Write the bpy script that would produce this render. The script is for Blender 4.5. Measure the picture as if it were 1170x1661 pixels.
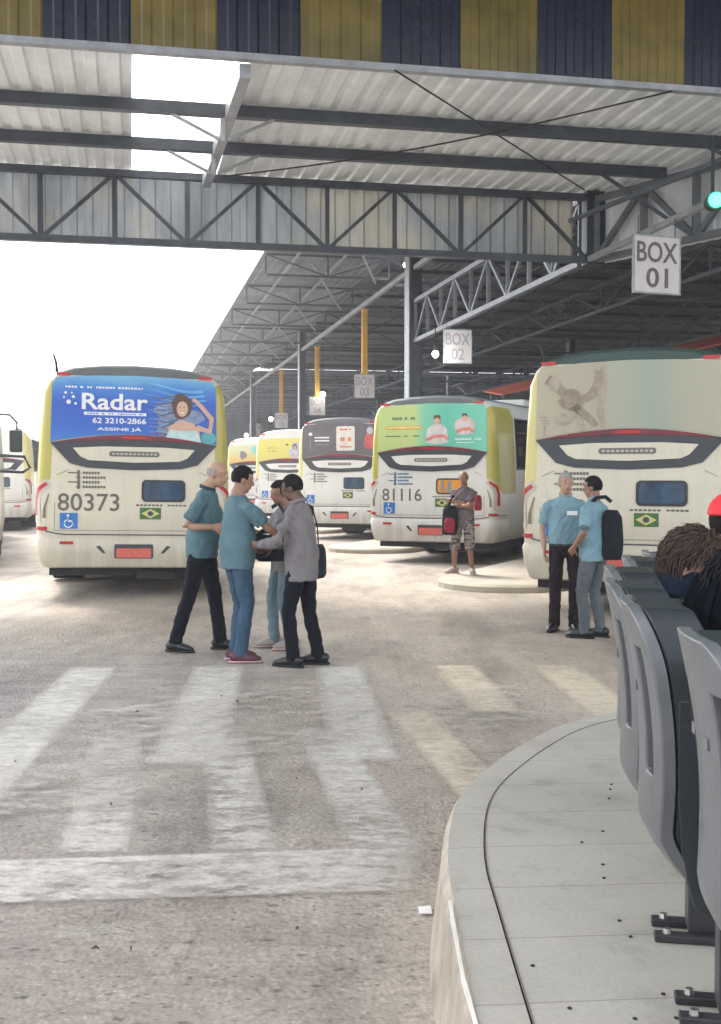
import bpy, bmesh, math, random
from mathutils import Vector, Matrix, noise
random.seed(7)
R = math.radians
scene = bpy.context.scene
for o in list(bpy.data.objects): bpy.data.objects.remove(o)
COL = scene.collection

# ------------------------------------------------------------ camera, sky, sun, exposure
F_PX = 1840.0
cam = bpy.data.objects.new('camera', bpy.data.cameras.new('camera'))
COL.objects.link(cam)
cam.location = (0, 0, 1.65)
cam.rotation_euler = (R(90 - 1.88), 0, 0)
cam.data.sensor_fit = 'VERTICAL'
cam.data.sensor_height = 24
cam.data.lens = 24 * F_PX / 1661
cam.data.clip_start = 0.05
cam.data.clip_end = 3000
scene.camera = cam
SUN_EL, SUN_AZ = 52, -38
w = bpy.data.worlds.new('World'); scene.world = w; w.use_nodes = True
nt = w.node_tree; nt.nodes.clear()
sky = nt.nodes.new('ShaderNodeTexSky'); sky.sky_type = 'NISHITA'; sky.sun_disc = False
sky.sun_elevation = R(SUN_EL); sky.sun_rotation = R(SUN_AZ); sky.dust_density = 3; sky.air_density = 1.0; sky.ozone_density = .6
hs = nt.nodes.new('ShaderNodeHueSaturation'); hs.inputs['Saturation'].default_value = .22
bg = nt.nodes.new('ShaderNodeBackground'); bg.inputs['Strength'].default_value = .15
wo = nt.nodes.new('ShaderNodeOutputWorld')
nt.links.new(sky.outputs[0], hs.inputs['Color']); nt.links.new(hs.outputs[0], bg.inputs[0]); nt.links.new(bg.outputs[0], wo.inputs[0])
sl = bpy.data.lights.new('sun', 'SUN'); sl.energy = .8; sl.angle = R(12); sl.color = (1, .95, .87)
so = bpy.data.objects.new('sun', sl); COL.objects.link(so)
sd = Vector((math.sin(R(SUN_AZ)) * math.cos(R(SUN_EL)), math.cos(R(SUN_AZ)) * math.cos(R(SUN_EL)), math.sin(R(SUN_EL))))
so.rotation_euler = sd.to_track_quat('Z', 'Y').to_euler(); so.location = sd * 60
scene.view_settings.view_transform = 'Standard'; scene.view_settings.look = 'None'
scene.view_settings.exposure = 2.12; scene.view_settings.gamma = 1
scene.render.engine = 'CYCLES'
scene.cycles.max_bounces = 10
scene.cycles.diffuse_bounces = 6

# ------------------------------------------------------------ materials
def new_mat(name):
    m = bpy.data.materials.new(name); m.use_nodes = True
    n = m.node_tree; b = n.nodes['Principled BSDF']
    return m, n, b
def nd(n, t, **k):
    x = n.nodes.new(t)
    for a, v in k.items():
        if hasattr(x, a): setattr(x, a, v)
        else: x.inputs[a.replace('_', ' ')].default_value = v
    return x
def ramp(n, src, stops, interp='LINEAR'):
    r = n.nodes.new('ShaderNodeValToRGB'); r.color_ramp.interpolation = interp
    e = r.color_ramp.elements
    while len(e) < len(stops): e.new(.5)
    for el, (p, c) in zip(e, stops):
        el.position = p; el.color = (c[0], c[1], c[2], 1) if hasattr(c, '__len__') else (c, c, c, 1)
    n.links.new(src, r.inputs[0]); return r.outputs[0]
def coords(n, scale=(1, 1, 1), kind='Object', rot=(0, 0, 0)):
    tc = n.nodes.new('ShaderNodeTexCoord'); mp = n.nodes.new('ShaderNodeMapping')
    mp.inputs['Scale'].default_value = scale; mp.inputs['Rotation'].default_value = rot
    n.links.new(tc.outputs[kind], mp.inputs[0]); return mp.outputs[0]
def noise_fac(n, vec, scale, detail=5, rough=.6):
    t = nd(n, 'ShaderNodeTexNoise', Scale=scale, Detail=detail, Roughness=rough); n.links.new(vec, t.inputs['Vector'])
    return t.outputs['Fac']
def mixc(n, fac, a, b, mode='MIX'):
    m = n.nodes.new('ShaderNodeMix'); m.data_type = 'RGBA'; m.blend_type = mode
    for v, s in ((fac, m.inputs[0]), (a, m.inputs[6]), (b, m.inputs[7])):
        if isinstance(v, (int, float)): s.default_value = v
        elif isinstance(v, tuple): s.default_value = (*v, 1)
        else: n.links.new(v, s)
    return m.outputs[2]
def bump(n, b, h, strength=.3, dist=.01):
    x = nd(n, 'ShaderNodeBump', Strength=strength, Distance=dist); n.links.new(h, x.inputs['Height']); n.links.new(x.outputs[0], b.inputs['Normal'])
MATS = {}
TMP = bpy.data.scenes.new('scratch')
def evaluated(t):
    TMP.collection.objects.link(t)
    vl = TMP.view_layers[0]; vl.update(); dg = vl.depsgraph; dg.update()
    me = bpy.data.meshes.new_from_object(t.evaluated_get(dg), depsgraph=dg)
    bpy.data.objects.remove(t); return me
def plain(name, col, rough=.5, metal=0, var=.12, scale=6, bmp=0, bscale=60, emit=None, spec=.5, streak=False):
    if name in MATS: return MATS[name]
    m, n, b = new_mat(name)
    vec = coords(n, (1, 1, .25) if streak else (1, 1, 1))
    f = noise_fac(n, vec, scale)
    lo = tuple(max(0, c * (1 - var)) for c in col); hi = tuple(min(1, c * (1 + var)) for c in col)
    c = ramp(n, f, [(.3, lo), (.7, hi)])
    n.links.new(c, b.inputs['Base Color'])
    b.inputs['Roughness'].default_value = rough; b.inputs['Metallic'].default_value = metal
    b.inputs['Specular IOR Level'].default_value = spec
    if bmp: bump(n, b, noise_fac(n, coords(n), bscale), bmp, .01)
    if emit: b.inputs['Emission Color'].default_value = (*emit[0], 1); b.inputs['Emission Strength'].default_value = emit[1]
    MATS[name] = m; return m
def grad(name, stops, axis=0, rough=.35, warp=.15, scale=2.0):
    """printed artwork: colour bands along one object axis, broken by noise"""
    m, n, b = new_mat(name)
    vec = coords(n)
    sp = n.nodes.new('ShaderNodeSeparateXYZ'); n.links.new(vec, sp.inputs[0])
    f = noise_fac(n, vec, scale, 3)
    ma = nd(n, 'ShaderNodeMath', operation='MULTIPLY_ADD'); n.links.new(f, ma.inputs[0]); ma.inputs[1].default_value = warp
    n.links.new(sp.outputs[axis], ma.inputs[2])
    mr = n.nodes.new('ShaderNodeMapRange'); n.links.new(ma.outputs[0], mr.inputs[0])
    lo, hi = stops[0][0], stops[-1][0]
    mr.inputs[1].default_value = lo + warp * .5; mr.inputs[2].default_value = hi + warp * .5
    c = ramp(n, mr.outputs[0], [((p - lo) / (hi - lo), q) for p, q in stops])
    n.links.new(c, b.inputs['Base Color']); b.inputs['Roughness'].default_value = rough
    return m
def bus_paint(name, col):
    m, n, b = new_mat(name)
    v = coords(n)
    sp = n.nodes.new('ShaderNodeSeparateXYZ'); n.links.new(v, sp.inputs[0])
    mr = n.nodes.new('ShaderNodeMapRange'); n.links.new(sp.outputs[2], mr.inputs[0]); mr.inputs[1].default_value = 1.2; mr.inputs[2].default_value = .4
    f = noise_fac(n, coords(n, (3, 3, .6)), 3, 6, .7)
    ma = nd(n, 'ShaderNodeMath', operation='MULTIPLY'); n.links.new(mr.outputs[0], ma.inputs[0]); n.links.new(f, ma.inputs[1])
    c0 = ramp(n, noise_fac(n, v, 1.6, 5), [(.3, tuple(x * .9 for x in col)), (.7, col)])
    c1 = mixc(n, ma.outputs[0], c0, (.24, .20, .15)); st_ = noise_fac(n, coords(n, (9, 9, .5)), 1.0, 6, .7); c = mixc(n, 1, c1, ramp(n, st_, [(.36, .94), (.5, 1.0)]), 'MULTIPLY')
    n.links.new(c, b.inputs['Base Color'])
    b.inputs['Roughness'].default_value = .38; b.inputs['Coat Weight'].default_value = .35; b.inputs['Coat Roughness'].default_value = .15
    bump(n, b, noise_fac(n, v, 2.2, 2), .12, .03)
    return m
CREAM = bus_paint('bus_cream_paint', (.72, .67, .53))
WHITEP = bus_paint('bus_white_paint', (.78, .78, .74))
YELLOW = bus_paint('bus_yellow_paint', (.50, .45, .10))
PALEY = bus_paint('bus_pale_yellow_paint', (.68, .62, .25))
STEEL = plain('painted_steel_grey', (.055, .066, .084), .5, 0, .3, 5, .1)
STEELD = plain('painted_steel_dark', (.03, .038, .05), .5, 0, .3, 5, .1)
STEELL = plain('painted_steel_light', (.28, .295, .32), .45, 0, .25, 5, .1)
STEELM = plain('painted_steel_mid', (.13, .142, .16), .5, 0, .3, 5, .1)
GALV = plain('galvanised_sheet', (.76, .79, .82), .38, .0, .16, 1.5, .05, streak=True)
ROOFD = plain('dull_roof_sheet', (.16, .175, .20), .6, 0, .35, .9, .05)
BLUE = plain('blue_sheet', (.002, .006, .024), .25, 0, .25, 2, spec=.35)
OCHRE = plain('ochre_sheet', (.14, .105, .018), .25, 0, .3, 2, spec=.35)
DARK = plain('dark_rubber', (.02, .02, .022), .8, 0, .3, 8)
BLACKP = plain('black_plastic', (.03, .033, .038), .45, 0, .2, 8)
TYRE = plain('tyre_rubber', (.02, .02, .02), .85, 0, .3, 12, .3)
RIM = plain('wheel_rim', (.35, .34, .32), .5, .4, .3, 8)
REDL = plain('red_lens', (.48, .02, .025), .2, 0, .2, 9)
AMBER = plain('amber_lens', (.7, .2, .02), .25, 0, .2, 9)
WHL = plain('clear_lens', (.75, .73, .7), .2, 0, .1, 9)
MAROON = plain('maroon_trim', (.17, .018, .03), .35, 0, .3, 4)
CHAR = plain('charcoal_trim', (.045, .05, .06), .4, 0, .2, 4)
PLATE = plain('red_plate', (.62, .13, .10), .45, 0, .15, 20)
INK = plain('number_ink', (.14, .13, .11), .6, 0, .1, 20)
INKB = plain('blue_ink', (.05, .14, .26), .6, 0, .1, 20)
WHITEV = plain('white_vinyl', (.82, .83, .84), .4, 0, .05, 9)
BLUEV = plain('blue_vinyl', (.02, .17, .50), .4, 0, .15, 9)
GREENV = plain('flag_green', (.06, .16, .04), .5, 0, .15, 30)
YELV = plain('flag_yellow', (.62, .56, .22), .5, 0, .1, 30)
SKINP = plain('printed_skin', (.62, .40, .30), .4, 0, .1, 9)
HAIRP = plain('printed_hair', (.10, .055, .045), .4, 0, .2, 9)
POLEY = plain('yellow_pole_paint', (.62, .34, .02), .5, 0, .2, 4)
def glass(name, tint, alpha=.45):
    m, n, b = new_mat(name)
    b.inputs['Base Color'].default_value = (*tint, 1); b.inputs['Roughness'].default_value = .06
    tr = n.nodes.new('ShaderNodeBsdfTransparent'); tr.inputs[0].default_value = (.75, .8, .8, 1)
    mx = n.nodes.new('ShaderNodeMixShader'); mx.inputs[0].default_value = alpha
    n.links.new(tr.outputs[0], mx.inputs[1]); n.links.new(b.outputs[0], mx.inputs[2]); n.links.new(mx.outputs[0], n.nodes['Material Output'].inputs[0])
    return m
GLASS = glass('bus_side_glass', (.03, .04, .05), .45)
GLASSD = plain('dark_tinted_glass', (.035, .045, .06), .12, 0, .3, 3)
GLASSB = plain('blue_tinted_glass', (.05, .09, .15), .12, 0, .5, 3)
def emis(name, col, s):
    return plain(name, col, .5, 0, .01, 1, emit=(col, s))

def road_mat():
    m, n, b = new_mat('worn_road_surface')
    v = coords(n)
    big = noise_fac(n, v, .35, 6, .6)
    mid = noise_fac(n, coords(n, (1, 2.2, 1)), 2.2, 8, .7)
    sp = n.nodes.new('ShaderNodeSeparateXYZ'); n.links.new(v, sp.inputs[0])
    # left lane grey asphalt, right side dusty beige, far concrete
    mr = n.nodes.new('ShaderNodeMapRange'); mr.inputs[1].default_value = -2.2; mr.inputs[2].default_value = 1.6
    a = nd(n, 'ShaderNodeMath', operation='MULTIPLY_ADD'); n.links.new(mid, a.inputs[0]); a.inputs[1].default_value = 1.6; n.links.new(sp.outputs[0], a.inputs[2])
    n.links.new(a.outputs[0], mr.inputs[0])
    my = n.nodes.new('ShaderNodeMapRange'); mr.clamp = True; my.inputs[1].default_value = 8.6; my.inputs[2].default_value = 11.5
    n.links.new(sp.outputs[1], my.inputs[0])
    mxm = nd(n, 'ShaderNodeMath', operation='MAXIMUM'); n.links.new(mr.outputs[0], mxm.inputs[0]); n.links.new(my.outputs[0], mxm.inputs[1])
    ml = nd(n, 'ShaderNodeMath', operation='MULTIPLY'); n.links.new(mxm.outputs[0], ml.inputs[0]); ml.inputs[1].default_value = .85
    grey = ramp(n, mid, [(.3, (.175, .160, .152)), (.5, (.28, .26, .247)), (.72, (.43, .405, .38))])
    dust = ramp(n, big, [(.3, (.36, .295, .23)), (.5, (.425, .365, .30)), (.7, (.465, .415, .355))])
    c = mixc(n, ml.outputs[0], grey, dust)
    vo = nd(n, 'ShaderNodeTexVoronoi', Scale=42); n.links.new(v, vo.inputs['Vector'])
    st = ramp(n, vo.outputs['Distance'], [(.0, 1.25), (.35, 1.0), (.75, .62)])
    c = mixc(n, .2, c, st, 'MULTIPLY')
    fine = noise_fac(n, coords(n, (1, 1.5, 1)), 17, 9, .82)
    c = mixc(n, .8, c, ramp(n, fine, [(.36, .62), (.5, 1), (.64, 1.28)]), 'MULTIPLY')
    for sc_, col_, th in ((34, .45, .84), (55, 1.5, .86), (15, .5, .93)):
        v3 = nd(n, 'ShaderNodeTexVoronoi', Scale=sc_); n.links.new(coords(n, (1, 1.7, 1)), v3.inputs['Vector'])
        sx = n.nodes.new('ShaderNodeSeparateXYZ'); n.links.new(v3.outputs['Color'], sx.inputs[0])
        hit = nd(n, 'ShaderNodeMath', operation='GREATER_THAN'); n.links.new(sx.outputs[0], hit.inputs[0]); hit.inputs[1].default_value = th
        nr = ramp(n, v3.outputs['Distance'], [(.15, 1), (.45, 0)])
        ht = nd(n, 'ShaderNodeMath', operation='MULTIPLY'); n.links.new(hit.outputs[0], ht.inputs[0]); n.links.new(nr, ht.inputs[1])
        c = mixc(n, ht.outputs[0], c, mixc(n, 1, c, (col_, col_, col_), 'MULTIPLY'))
    broad = noise_fac(n, coords(n, (1, .5, 1)), .8, 7, .68)
    c = mixc(n, 1, c, ramp(n, broad, [(.34, .74), (.48, 1.0), (.62, 1.22)]), 'MULTIPLY')
    # tyre scuffs and oil, long soft darker patches
    sc = noise_fac(n, coords(n, (.9, .22, 1), rot=(0, 0, .2)), 1.3, 4, .6)
    c = mixc(n, 1, c, ramp(n, sc, [(.36, .72), (.5, 1.0)]), 'MULTIPLY')
    # cracks
    wv = nd(n, 'ShaderNodeVectorMath', operation='MULTIPLY_ADD')
    nn = nd(n, 'ShaderNodeTexNoise', Scale=1.7, Detail=4.0); n.links.new(v, nn.inputs['Vector'])
    n.links.new(nn.outputs['Color'], wv.inputs[0]); wv.inputs[1].default_value = (.9, .9, 0); n.links.new(v, wv.inputs[2])
    ve = nd(n, 'ShaderNodeTexVoronoi', Scale=.42, feature='DISTANCE_TO_EDGE'); n.links.new(wv.outputs[0], ve.inputs['Vector'])
    cr = ramp(n, ve.outputs['Distance'], [(.0, .8), (.003, .86), (.006, 1)])
    c = mixc(n, 1, c, cr, 'MULTIPLY')
    n.links.new(c, b.inputs['Base Color']); b.inputs['Roughness'].default_value = .72
    b.inputs['Specular IOR Level'].default_value = .35
    h = nd(n, 'ShaderNodeMath', operation='ADD'); n.links.new(fine, h.inputs[0])
    h2 = nd(n, 'ShaderNodeMath', operation='MULTIPLY'); n.links.new(vo.outputs['Distance'], h2.inputs[0]); h2.inputs[1].default_value = -.7
    n.links.new(h2.outputs[0], h.inputs[1])
    bump(n, b, h.outputs[0], .7, .015)
    return m
ROAD = road_mat()
def paint_mat(name, col, cover, warm=.0):
    m, n, b = new_mat(name)
    v = coords(n)
    f = noise_fac(n, coords(n, (1, 1.8, 1)), 5.5, 10, .78)
    f2 = noise_fac(n, v, .9, 3, .5)
    s = nd(n, 'ShaderNodeMath', operation='MULTIPLY_ADD'); n.links.new(f2, s.inputs[0]); s.inputs[1].default_value = .5; n.links.new(f, s.inputs[2])
    s2 = nd(n, 'ShaderNodeMath', operation='MULTIPLY_ADD'); n.links.new(noise_fac(n, v, 34, 6, .8), s2.inputs[0]); s2.inputs[1].default_value = .30; n.links.new(s.outputs[0], s2.inputs[2])
    s3 = nd(n, 'ShaderNodeMath', operation='SUBTRACT'); n.links.new(s2.outputs[0], s3.inputs[0]); s3.inputs[1].default_value = .15
    al = ramp(n, s3.outputs[0], [(cover - .20, .82), (cover - .02, .50), (cover + .12, .04)])
    fine = noise_fac(n, v, 30, 5, .7)
    c = mixc(n, .5, col, ramp(n, fine, [(.35, .7), (.6, 1.1)]), 'MULTIPLY')
    n.links.new(c, b.inputs['Base Color']); b.inputs['Roughness'].default_value = .6
    bump(n, b, fine, .5, .008)
    tr = n.nodes.new('ShaderNodeBsdfTransparent'); mx = n.nodes.new('ShaderNodeMixShader')
    n.links.new(al, mx.inputs[0]); n.links.new(tr.outputs[0], mx.inputs[1]); n.links.new(b.outputs[0], mx.inputs[2])
    atn = nd(n, 'ShaderNodeAttribute'); atn.attribute_name = 'cover'
    cm = nd(n, 'ShaderNodeMath', operation='MULTIPLY'); n.links.new(al, cm.inputs[0]); n.links.new(atn.outputs['Fac'], cm.inputs[1]); n.links.new(cm.outputs[0], mx.inputs[0])
    n.links.new(mx.outputs[0], n.nodes['Material Output'].inputs[0])
    return m
PAINT = paint_mat('worn_white_road_paint', (.78, .76, .70), .82)
PAINT2 = paint_mat('older_white_road_paint', (.70, .675, .625), .76)
PAINTB = paint_mat('dusty_cream_road_paint', (.74, .655, .51), .86)
PATCH = paint_mat('faded_paint_patch', (.58, .54, .47), .66)
def walk_mat():
    m, n, b = new_mat('paved_platform_concrete')
    v = coords(n)
    sp = n.nodes.new('ShaderNodeSeparateXYZ'); n.links.new(v, sp.inputs[0])
    f = noise_fac(n, v, 1.4, 7, .6)
    c = ramp(n, f, [(.3, (.36, .34, .295)), (.5, (.42, .40, .355)), (.7, (.46, .44, .395))])
    fn = noise_fac(n, v, 60, 5, .7)
    c = mixc(n, .35, c, ramp(n, fn, [(.35, .75), (.6, 1.1)]), 'MULTIPLY')
    c = mixc(n, 1, c, ramp(n, noise_fac(n, v, 3.2, 8, .72), [(.34, .78), (.46, 1.0), (.66, 1.06)]), 'MULTIPLY')
    # sawn joints: thin lines 0.40 m apart across the platform
    yy = nd(n, 'ShaderNodeMath', operation='MULTIPLY_ADD'); n.links.new(sp.outputs[0], yy.inputs[0]); yy.inputs[1].default_value = -.07; n.links.new(sp.outputs[1], yy.inputs[2])
    nz = nd(n, 'ShaderNodeMath', operation='MULTIPLY_ADD'); n.links.new(noise_fac(n, v, 3, 3), nz.inputs[0]); nz.inputs[1].default_value = .012; n.links.new(yy.outputs[0], nz.inputs[2])
    pp = nd(n, 'ShaderNodeMath', operation='PINGPONG'); n.links.new(nz.outputs[0], pp.inputs[0]); pp.inputs[1].default_value = .195
    cr = ramp(n, pp.outputs[0], [(.0, .5), (.0015, .62), (.004, 1)])
    c = mixc(n, 1, c, cr, 'MULTIPLY')
    n.links.new(c, b.inputs['Base Color']); b.inputs['Roughness'].default_value = .65
    bump(n, b, fn, .25, .004)
    return m
WALK = walk_mat()
KERB = plain('dusty_kerb_concrete', (.34, .295, .24), .85, 0, .42, 3.5, .6, 30)
ISLAND = plain('island_concrete', (.42, .375, .31), .8, 0, .2, 1.5, .3, 30)

# ------------------------------------------------------------ helpers
def tag(o, label=None, cat=None, group=None, kind=None):
    if label: o['label'] = label
    if cat: o['category'] = cat
    if group: o['group'] = group
    if kind: o['kind'] = kind
    return o
def empty(name, loc=(0, 0, 0), rz=0, label=None, cat=None, group=None):
    o = bpy.data.objects.new(name, None); COL.objects.link(o); o.location = loc; o.rotation_euler = (0, 0, rz)
    o.empty_display_size = .2
    return tag(o, label, cat, group)
class MB:
    def __init__(s): s.v = []; s.f = []; s.m = []
    def add(s, vs, fs, mi=0):
        k = len(s.v); s.v += [tuple(p) for p in vs]; s.f += [tuple(i + k for i in f) for f in fs]; s.m += [mi] * len(fs)
    def box(s, c, d, rz=0, mi=0):
        hx, hy, hz = d[0] / 2, d[1] / 2, d[2] / 2
        ca, sa = math.cos(rz), math.sin(rz)
        vs = [(c[0] + x * hx * ca - y * hy * sa, c[1] + x * hx * sa + y * hy * ca, c[2] + z * hz) for x in (-1, 1) for y in (-1, 1) for z in (-1, 1)]
        s.add(vs, [(0, 1, 3, 2), (4, 6, 7, 5), (0, 4, 5, 1), (2, 3, 7, 6), (0, 2, 6, 4), (1, 5, 7, 3)], mi)
    def beam(s, a, b, wd, ht, mi=0):
        a, b = Vector(a), Vector(b); t = (b - a).normalized()
        up = Vector((0, 0, 1)) if abs(t.z) < .95 else Vector((0, 1, 0))
        x = t.cross(up).normalized(); u = x.cross(t)
        vs = [p + x * i * wd / 2 + u * j * ht / 2 for p in (a, b) for i, j in ((-1, -1), (1, -1), (1, 1), (-1, 1))]
        s.add(vs, [(3, 2, 1, 0), (4, 5, 6, 7), (0, 1, 5, 4), (1, 2, 6, 5), (2, 3, 7, 6), (3, 0, 4, 7)], mi)
    def tube(s, pts, radii, n=10, side=None, mi=0, cap=True):
        pts = [Vector(p) for p in pts]; rings = []
        side = Vector(side) if side else None
        for i, p in enumerate(pts):
            t = (pts[min(i + 1, len(pts) - 1)] - pts[max(i - 1, 0)]).normalized()
            ref = side if side else (Vector((0, 0, 1)) if abs(t.z) < .9 else Vector((1, 0, 0)))
            x = (ref - t * ref.dot(t)).normalized(); y = t.cross(x)
            r = radii[i] if hasattr(radii, '__len__') else radii
            a, b_ = r if hasattr(r, '__len__') else (r, r)
            rings.append([p + x * a * math.cos(2 * math.pi * k / n) + y * b_ * math.sin(2 * math.pi * k / n) for k in range(n)])
        vs = [q for r in rings for q in r]; fs = []
        for i in range(len(rings) - 1):
            for k in range(n):
                fs.append((i * n + k, i * n + (k + 1) % n, (i + 1) * n + (k + 1) % n, (i + 1) * n + k))
        if cap:
            fs.append(tuple(range(n - 1, -1, -1))); fs.append(tuple((len(rings) - 1) * n + k for k in range(n)))
        s.add(vs, fs, mi)
    def ball(s, c, r, n=14, m=9, axes=None, mi=0, fn=None):
        c = Vector(c); r = r if hasattr(r, '__len__') else (r, r, r)
        ax = axes or (Vector((1, 0, 0)), Vector((0, 1, 0)), Vector((0, 0, 1)))
        vs = []; fs = []
        for i in range(m + 1):
            th = math.pi * i / m
            for k in range(n):
                ph = 2 * math.pi * k / n
                d = Vector((math.sin(th) * math.cos(ph), math.sin(th) * math.sin(ph), math.cos(th)))
                q = fn(d) if fn else 1
                vs.append(c + (ax[0] * d.x * r[0] + ax[1] * d.y * r[1] + ax[2] * d.z * r[2]) * q)
        for i in range(m):
            for k in range(n):
                fs.append((i * n + k, (i + 1) * n + k, (i + 1) * n + (k + 1) % n, i * n + (k + 1) % n))
        s.add(vs, fs, mi)
    def prism(s, poly, fn0, fn1, mi=0):
        """poly of 2D points; fn0/fn1 map to front and back 3D"""
        n = len(poly); vs = [fn0(*p) for p in poly] + [fn1(*p) for p in poly]
        s.add(vs, [tuple(range(n)), tuple(range(2 * n - 1, n - 1, -1))] + [(i + n, (i + 1) % n + n, (i + 1) % n, i) for i in range(n)], mi)
    def build(s, name, mats, parent=None, smooth=False, label=None):
        me = bpy.data.meshes.new(name); me.from_pydata(s.v, [], s.f); me.update()
        for m in (mats if isinstance(mats, (list, tuple)) else [mats]): me.materials.append(m)
        if any(s.m): me.polygons.foreach_set('material_index', s.m)
        bm = bmesh.new(); bm.from_mesh(me); bmesh.ops.remove_doubles(bm, verts=bm.verts, dist=1e-5); bmesh.ops.recalc_face_normals(bm, faces=bm.faces)
        bm.to_mesh(me); bm.free()
        if smooth:
            me.polygons.foreach_set('use_smooth', [True] * len(me.polygons))
            try: me.set_sharp_from_angle(angle=R(45))
            except Exception: pass
        o = bpy.data.objects.new(name, me); COL.objects.link(o)
        if parent: o.parent = parent
        if label: o['label'] = label
        return o
def bevel(o, wd=.01, seg=2):
    m = o.modifiers.new('bevel', 'BEVEL'); m.width = wd; m.segments = seg; m.limit_method = 'ANGLE'; return o
def text(name, s, size, mat, parent, origin, rx=(1, 0, 0), up=(0, 0, 1), width=None, depth=.002, align='CENTER', bold=.0, height=None):
    cu = bpy.data.curves.new(name, 'FONT'); cu.body = s; cu.size = size; cu.align_x = align; cu.align_y = 'CENTER'; cu.extrude = depth; cu.offset = bold
    cu.resolution_u = 3
    t = bpy.data.objects.new('tmp', cu); me = evaluated(t); me.name = name
    me.materials.clear(); me.materials.append(mat)
    xs = [v.co.x for v in me.vertices]; ys = [v.co.y for v in me.vertices]
    sx = 1 if not width else width / (max(xs) - min(xs)); sy = 1 if not height else height / (max(ys) - min(ys))
    cx, cy = (max(xs) + min(xs)) / 2, (max(ys) + min(ys)) / 2
    X, U = Vector(rx).normalized(), Vector(up).normalized(); N = X.cross(U); O = Vector(origin)
    for v in me.vertices: v.co = O + X * (v.co.x - cx) * sx + U * (v.co.y - cy) * sy + N * v.co.z
    o = bpy.data.objects.new(name, me); COL.objects.link(o); o.parent = parent
    return o
def at(px, py, z):
    """ground point (height z) seen at photo pixel px,py, used once to find real positions"""
    v = Vector(((px - 585) / F_PX, (830.5 - py) / F_PX, -1)); v.rotate(cam.rotation_euler)
    k = (z - 1.65) / v.z; return Vector((v.x * k, v.y * k, z))

# ------------------------------------------------------------ ground
g = MB(); g.add([(-500, -60, 0), (500, -60, 0), (500, 900, 0), (-500, 900, 0)], [(0, 1, 2, 3)])
road = tag(g.build('road', ROAD), kind='structure')
def soft(o, vals):
    at_ = o.data.attributes.new('cover', 'FLOAT', 'POINT')
    kd = {tuple(round(c, 3) for c in p): v for p, v in vals}
    for i, v in enumerate(o.data.vertices): at_.data[i].value = kd.get(tuple(round(c, 3) for c in v.co), 1)
def grid_patch(A, B, D, C, name, mat, n=12, jit=.01, m=8):
    """A-B far edge, D-C near edge; cover fades out within a few cm of the rim"""
    mb = MB(); vals = []
    us = [0, .10, .2, .4, .6, .8, .90, 1]; vsn = [0, .04, .1] + [i / n for i in range(2, n - 1)] + [.9, .96, 1]
    for i, v in enumerate(vsn):
        for j, u in enumerate(us):
            p = A.lerp(B, u).lerp(D.lerp(C, u), v)
            if j in (0, 7): p = p + Vector((random.uniform(-jit, jit), 0, 0))
            mb.v.append(tuple(p)); vals.append((tuple(p), 0 if j in (0, 7) or i in (0, len(vsn) - 1) else (.75 if j in (1, 6) else 1)))
    W_ = len(us)
    mb.f = [(i * W_ + j, i * W_ + j + 1, (i + 1) * W_ + j + 1, (i + 1) * W_ + j) for i in range(len(vsn) - 1) for j in range(W_ - 1)]; mb.m = [0] * len(mb.f)
    o = mb.build(name, mat); soft(o, vals); return tag(o, kind='structure')
def quad_stripe(mb, far_l, far_r, yfar, ynear, vpx, z=.004, slantf=0, slantn=0):
    pts = []
    for (px, py) in ((far_l, yfar), (far_r, yfar)):
        pts.append(at(px, py, z))
    d = Vector(((vpx - 585) / F_PX, 1, 0)).normalized()
    yn = at(585, ynear, z).y
    out = [pts[0], pts[1]]
    for p in (pts[1], pts[0]):
        k = (yn - p.y) / d.y; out.append(p + d * k)
    return out
for a, b_, y0, y1, vp, mt in ((-90, -10, 1080, 1300, 470, PAINT), (116, 199, 1079, 1340, 470, PAINT), (313, 402, 1079, 1245, 470, PAINT), (510, 592, 1079, 1235, 470, PAINT), (698, 774, 1078, 1156, 452, PAINTB), (856, 940, 1078, 1170, 500, PAINTB)):
    o_ = quad_stripe(None, a, b_, y0, y1, vp, .004); grid_patch(o_[0], o_[1], o_[3], o_[2], 'crosswalk_stripe', mt)
for a, b_, y0, y1, mt in ((-42, 52, 1205, 1392, PAINT2), (148, 238, 1195, 1390, PAINT2), (322, 406, 1195, 1384, PAINT2), (474, 560, 1180, 1380, PAINT2), (618, 698, 1152, 1342, PAINTB)):
    o_ = quad_stripe(None, a, b_, y0, y1, 285, .008); grid_patch(o_[0], o_[1], o_[3], o_[2], 'crosswalk_stripe', mt)
for a, b_ in ((-70, 330), (240, 690)):
    grid_patch(at(a, 1396 - 24 * (a + 60) / 740, .012 + (a > 0) * .003), at(b_, 1396 - 24 * (b_ + 60) / 740, .012 + (a > 0) * .003), at(a, 1468 - 24 * (a + 60) / 740, .012 + (a > 0) * .003), at(b_, 1468 - 24 * (b_ + 60) / 740, .012 + (a > 0) * .003), 'stop_line', PAINT2, jit=0)
for k, pts in enumerate(([(60, 1160), (560, 1105), (60, 1215), (620, 1160)], [(150, 1205), (610, 1130), (120, 1262), (660, 1190)], [(560, 1130), (870, 1105), (600, 1215), (900, 1165)], [(-60, 1240), (330, 1225), (-60, 1330), (300, 1290)])):
    A, B, D, C = [at(x, y, .020 + .004 * k) for x, y in pts]; grid_patch(A, B, D, C, 'faded_paint_patch', PATCH)

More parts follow.
